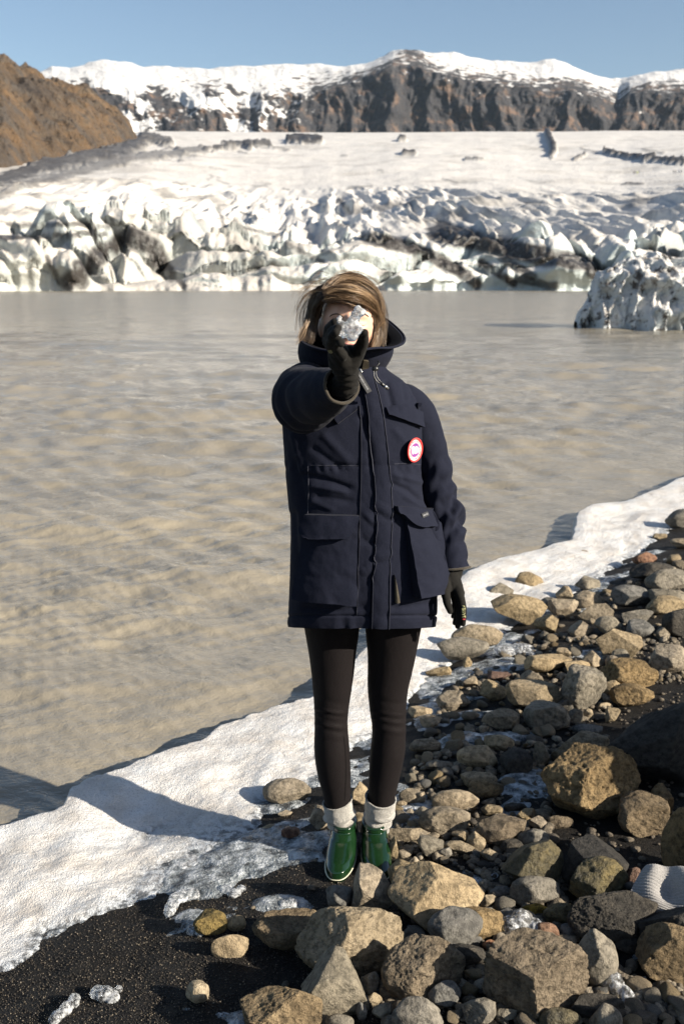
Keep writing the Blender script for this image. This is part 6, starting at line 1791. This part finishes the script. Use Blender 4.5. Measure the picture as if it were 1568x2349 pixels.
ice_at(1405, 2278, [(-16, .02, .02, 16, .025, .025), (2, 0, .02, 18, .025, .025), (20, -.03, .012, 16, .025, .018)], .005, 'dark glassy ice lump in the lower right shade', 17)
ice_at(1186, 1500, [(-30, 0, .01, 26, .05, .02), (10, .02, .012, 30, .05, .022), (30, -.02, .006, 18, .04, .014)], .004, 'white ice patch filling the gap between the pale stones', 18)
ice_at(662, 2085, [(-12, 0, .004, 14, .02, .012), (8, .01, .006, 16, .02, .014)], .003, 'clear ice crust beside the long low rock', 19)

# ---- unseen boulders added right of the frame to throw shade across the bank
for (x, y, z, rx, ry, rz, sd_), wd_ in zip(OCC, ('tall added shade boulder nearest the lake', 'added shade boulder between two others', 'low added shade boulder nearest the photographer')):
    V, F = stone_shape('a', sd_, 5, (rx, ry, rz), 0.4)
    o = link('boulder', make_mesh('boulder', V, F), SM['dark'], None, (x, y, z))
    tag(o, wd_ + ' just beyond the right edge', 'boulder', 'added shade boulders beyond the right edge')

# ---- knitted hat
M = Mt('grey_knit', (0.42, 0.40, 0.38), 0.95)
M.set('Sheen Weight', 0.2)
kn = M.noise(330, 3, 0.7); M.color(M.ramp(kn, [(0.35, (0.20, 0.19, 0.18)), (0.65, (0.32, 0.305, 0.29))])); M.bump(kn, 0.002, 0.6)
hc = onground(np.array(1545.), np.array(2100.))
hc = PY(1563., 2056., hc[1] - .02)
nu, nv = 90, 720
u = np.linspace(0, 1, nu)[:, None]; v = np.linspace(0, 2 * np.pi, nv, endpoint=False)[None]
wid = np.interp(u, [0, .12, .5, .8, .95, 1], [.062, .075, .085, .070, .035, .004]); hei = np.interp(u, [0, .12, .5, .8, .95, 1], [.020, .026, .042, .036, .02, .003])
Lx = -.105 + .24 * u + .018 * np.cos(v * 1.0 + .6) * (1 - u)
Ly = wid * np.cos(v); Lz = hei * np.sin(v)
dent = -.024 * np.exp(-((Lx + .035) / .03) ** 2 - ((Ly + .02) / .035) ** 2) + .016 * np.exp(-((Lx + .075) / .02) ** 2 - ((Ly - .05) / .03) ** 2)
Lz = Lz + dent * np.clip(np.sin(v), 0, 1) + .006 * np.sin(Lx * 60 + Ly * 30)
rib = .0022 * np.abs(np.sin(v * 26)) ** .6 + .0007 * np.sin(u * 330 + np.where(np.sin(v * 26) > 0, 0, 3.14))
Ly = Ly + rib * np.cos(v); Lz = Lz + rib * np.sin(v)
ya = R(-28); rl = R(20)
Ly2, Lz2 = Ly * math.cos(rl) - Lz * math.sin(rl), Ly * math.sin(rl) + Lz * math.cos(rl)
Xh, Yh = Lx * math.cos(ya) - Ly2 * math.sin(ya), Lx * math.sin(ya) + Ly2 * math.cos(ya)
hat = grid_obj('knitted_hat', np.stack([hc[0] + Xh, hc[1] + Yh, hc[2] + Lz2], -1), M.m, None, False, True)
tag(hat, 'light grey ribbed knit hat lying on the rocks at the right edge', 'hat')
# the stone it lies on
stone(1470, 2070, 1660, 2180, 'a', 'dark', 'dark boulder the grey knit hat lies on', seed=301, bury=.1)

# ---- hikers far up on the glacier
HC_M = {'dark': Mt('dark_clothes', (0.02, 0.025, 0.03), .9).m, 'blue': Mt('blue_clothes', (0.03, 0.06, 0.12), .9).m, 'yellow': Mt('yellow_clothes', (0.35, 0.40, 0.08), .9).m, 'grey': Mt('grey_clothes', (0.10, 0.09, 0.09), .9).m}
GLB_ = BVHTree.FromPolygons(GLV.reshape(-1, 3)[:].tolist(), grid_faces(*GLV.shape[:2]).tolist())
def hiker_mesh(pose):
    g = np.random.default_rng(pose); s = g.uniform(.08, .2)
    return blend('person', [ball((0, 0, 1.62), (.10, .11, .13), 3), capsule((0, 0, 1.5), (0, 0, 1.35), .06, .12, 4, 10), capsule((0, 0, 1.3), (0, 0, .95), .20, .17, 5, 12),
                           capsule((.17, 0, 1.38), (.27, -.05, 1.1), .075, .06, 4, 10), capsule((.27, -.05, 1.1), (.24, -.18, .88), .06, .05, 4, 10), capsule((-.17, 0, 1.38), (-.27, .04, 1.1), .075, .06, 4, 10), capsule((-.27, .04, 1.1), (-.25, -.08, .86), .06, .05, 4, 10),
                           capsule((.09, 0, .92), (.11, -s, .5), .10, .075, 4, 10), capsule((.11, -s, .5), (.11, -s + .05, .06), .07, .055, 4, 10), capsule((-.09, 0, .92), (-.11, s, .5), .10, .075, 4, 10), capsule((-.11, s, .5), (-.11, s + .08, .06), .07, .055, 4, 10),
                           capsule((.11, -s + .08, .05), (.11, -s - .1, .05), .05, .05, 3, 8), capsule((-.11, s + .1, .05), (-.11, s - .06, .05), .05, .05, 3, 8)], .035, 3, .4)
hm = [hiker_mesh(k) for k in range(3)]
HK = [(1453, 399, 'grey', 'left group', 'hiker in grey, first on the left of the nearer glacier group'), (1457, 398, 'dark', '', 'hiker in dark clothes beside the grey one in the nearer glacier group'), (1461, 399, 'yellow', '', 'hiker with a yellow jacket in the nearer glacier group'),
      (1465, 397, 'dark', '', 'hiker in dark clothes at the right end of the nearer glacier group'), (1544, 397, 'dark', '', 'hiker in dark clothes at the left end of the far right glacier group'), (1549, 397, 'grey', '', 'hiker in grey second in the far right glacier group'),
      (1556, 397, 'blue', '', 'hiker in blue third in the far right glacier group'), (1561, 397, 'dark', '', 'hiker in dark clothes last in the far right glacier group')]
for k, (px_, py_, mt, _, lb) in enumerate(HK):
    h = GLB_.ray_cast(Vector(CAM), Vector(ray(px_, py_)).normalized())[0]
    if h is None: continue
    me = hm[k % 3].copy(); me.materials.clear(); me.materials.append(HC_M[mt])
    o = bpy.data.objects.new('person', me); COL.objects.link(o); o.location = h; o.rotation_euler = (0, 0, k * 1.7)
    sc = min(1.0, 8.5 / FPX * h.length / 1.75); o.scale = (1, 1, 1)
    tag(o, lb, 'person', 'hikers on the glacier')
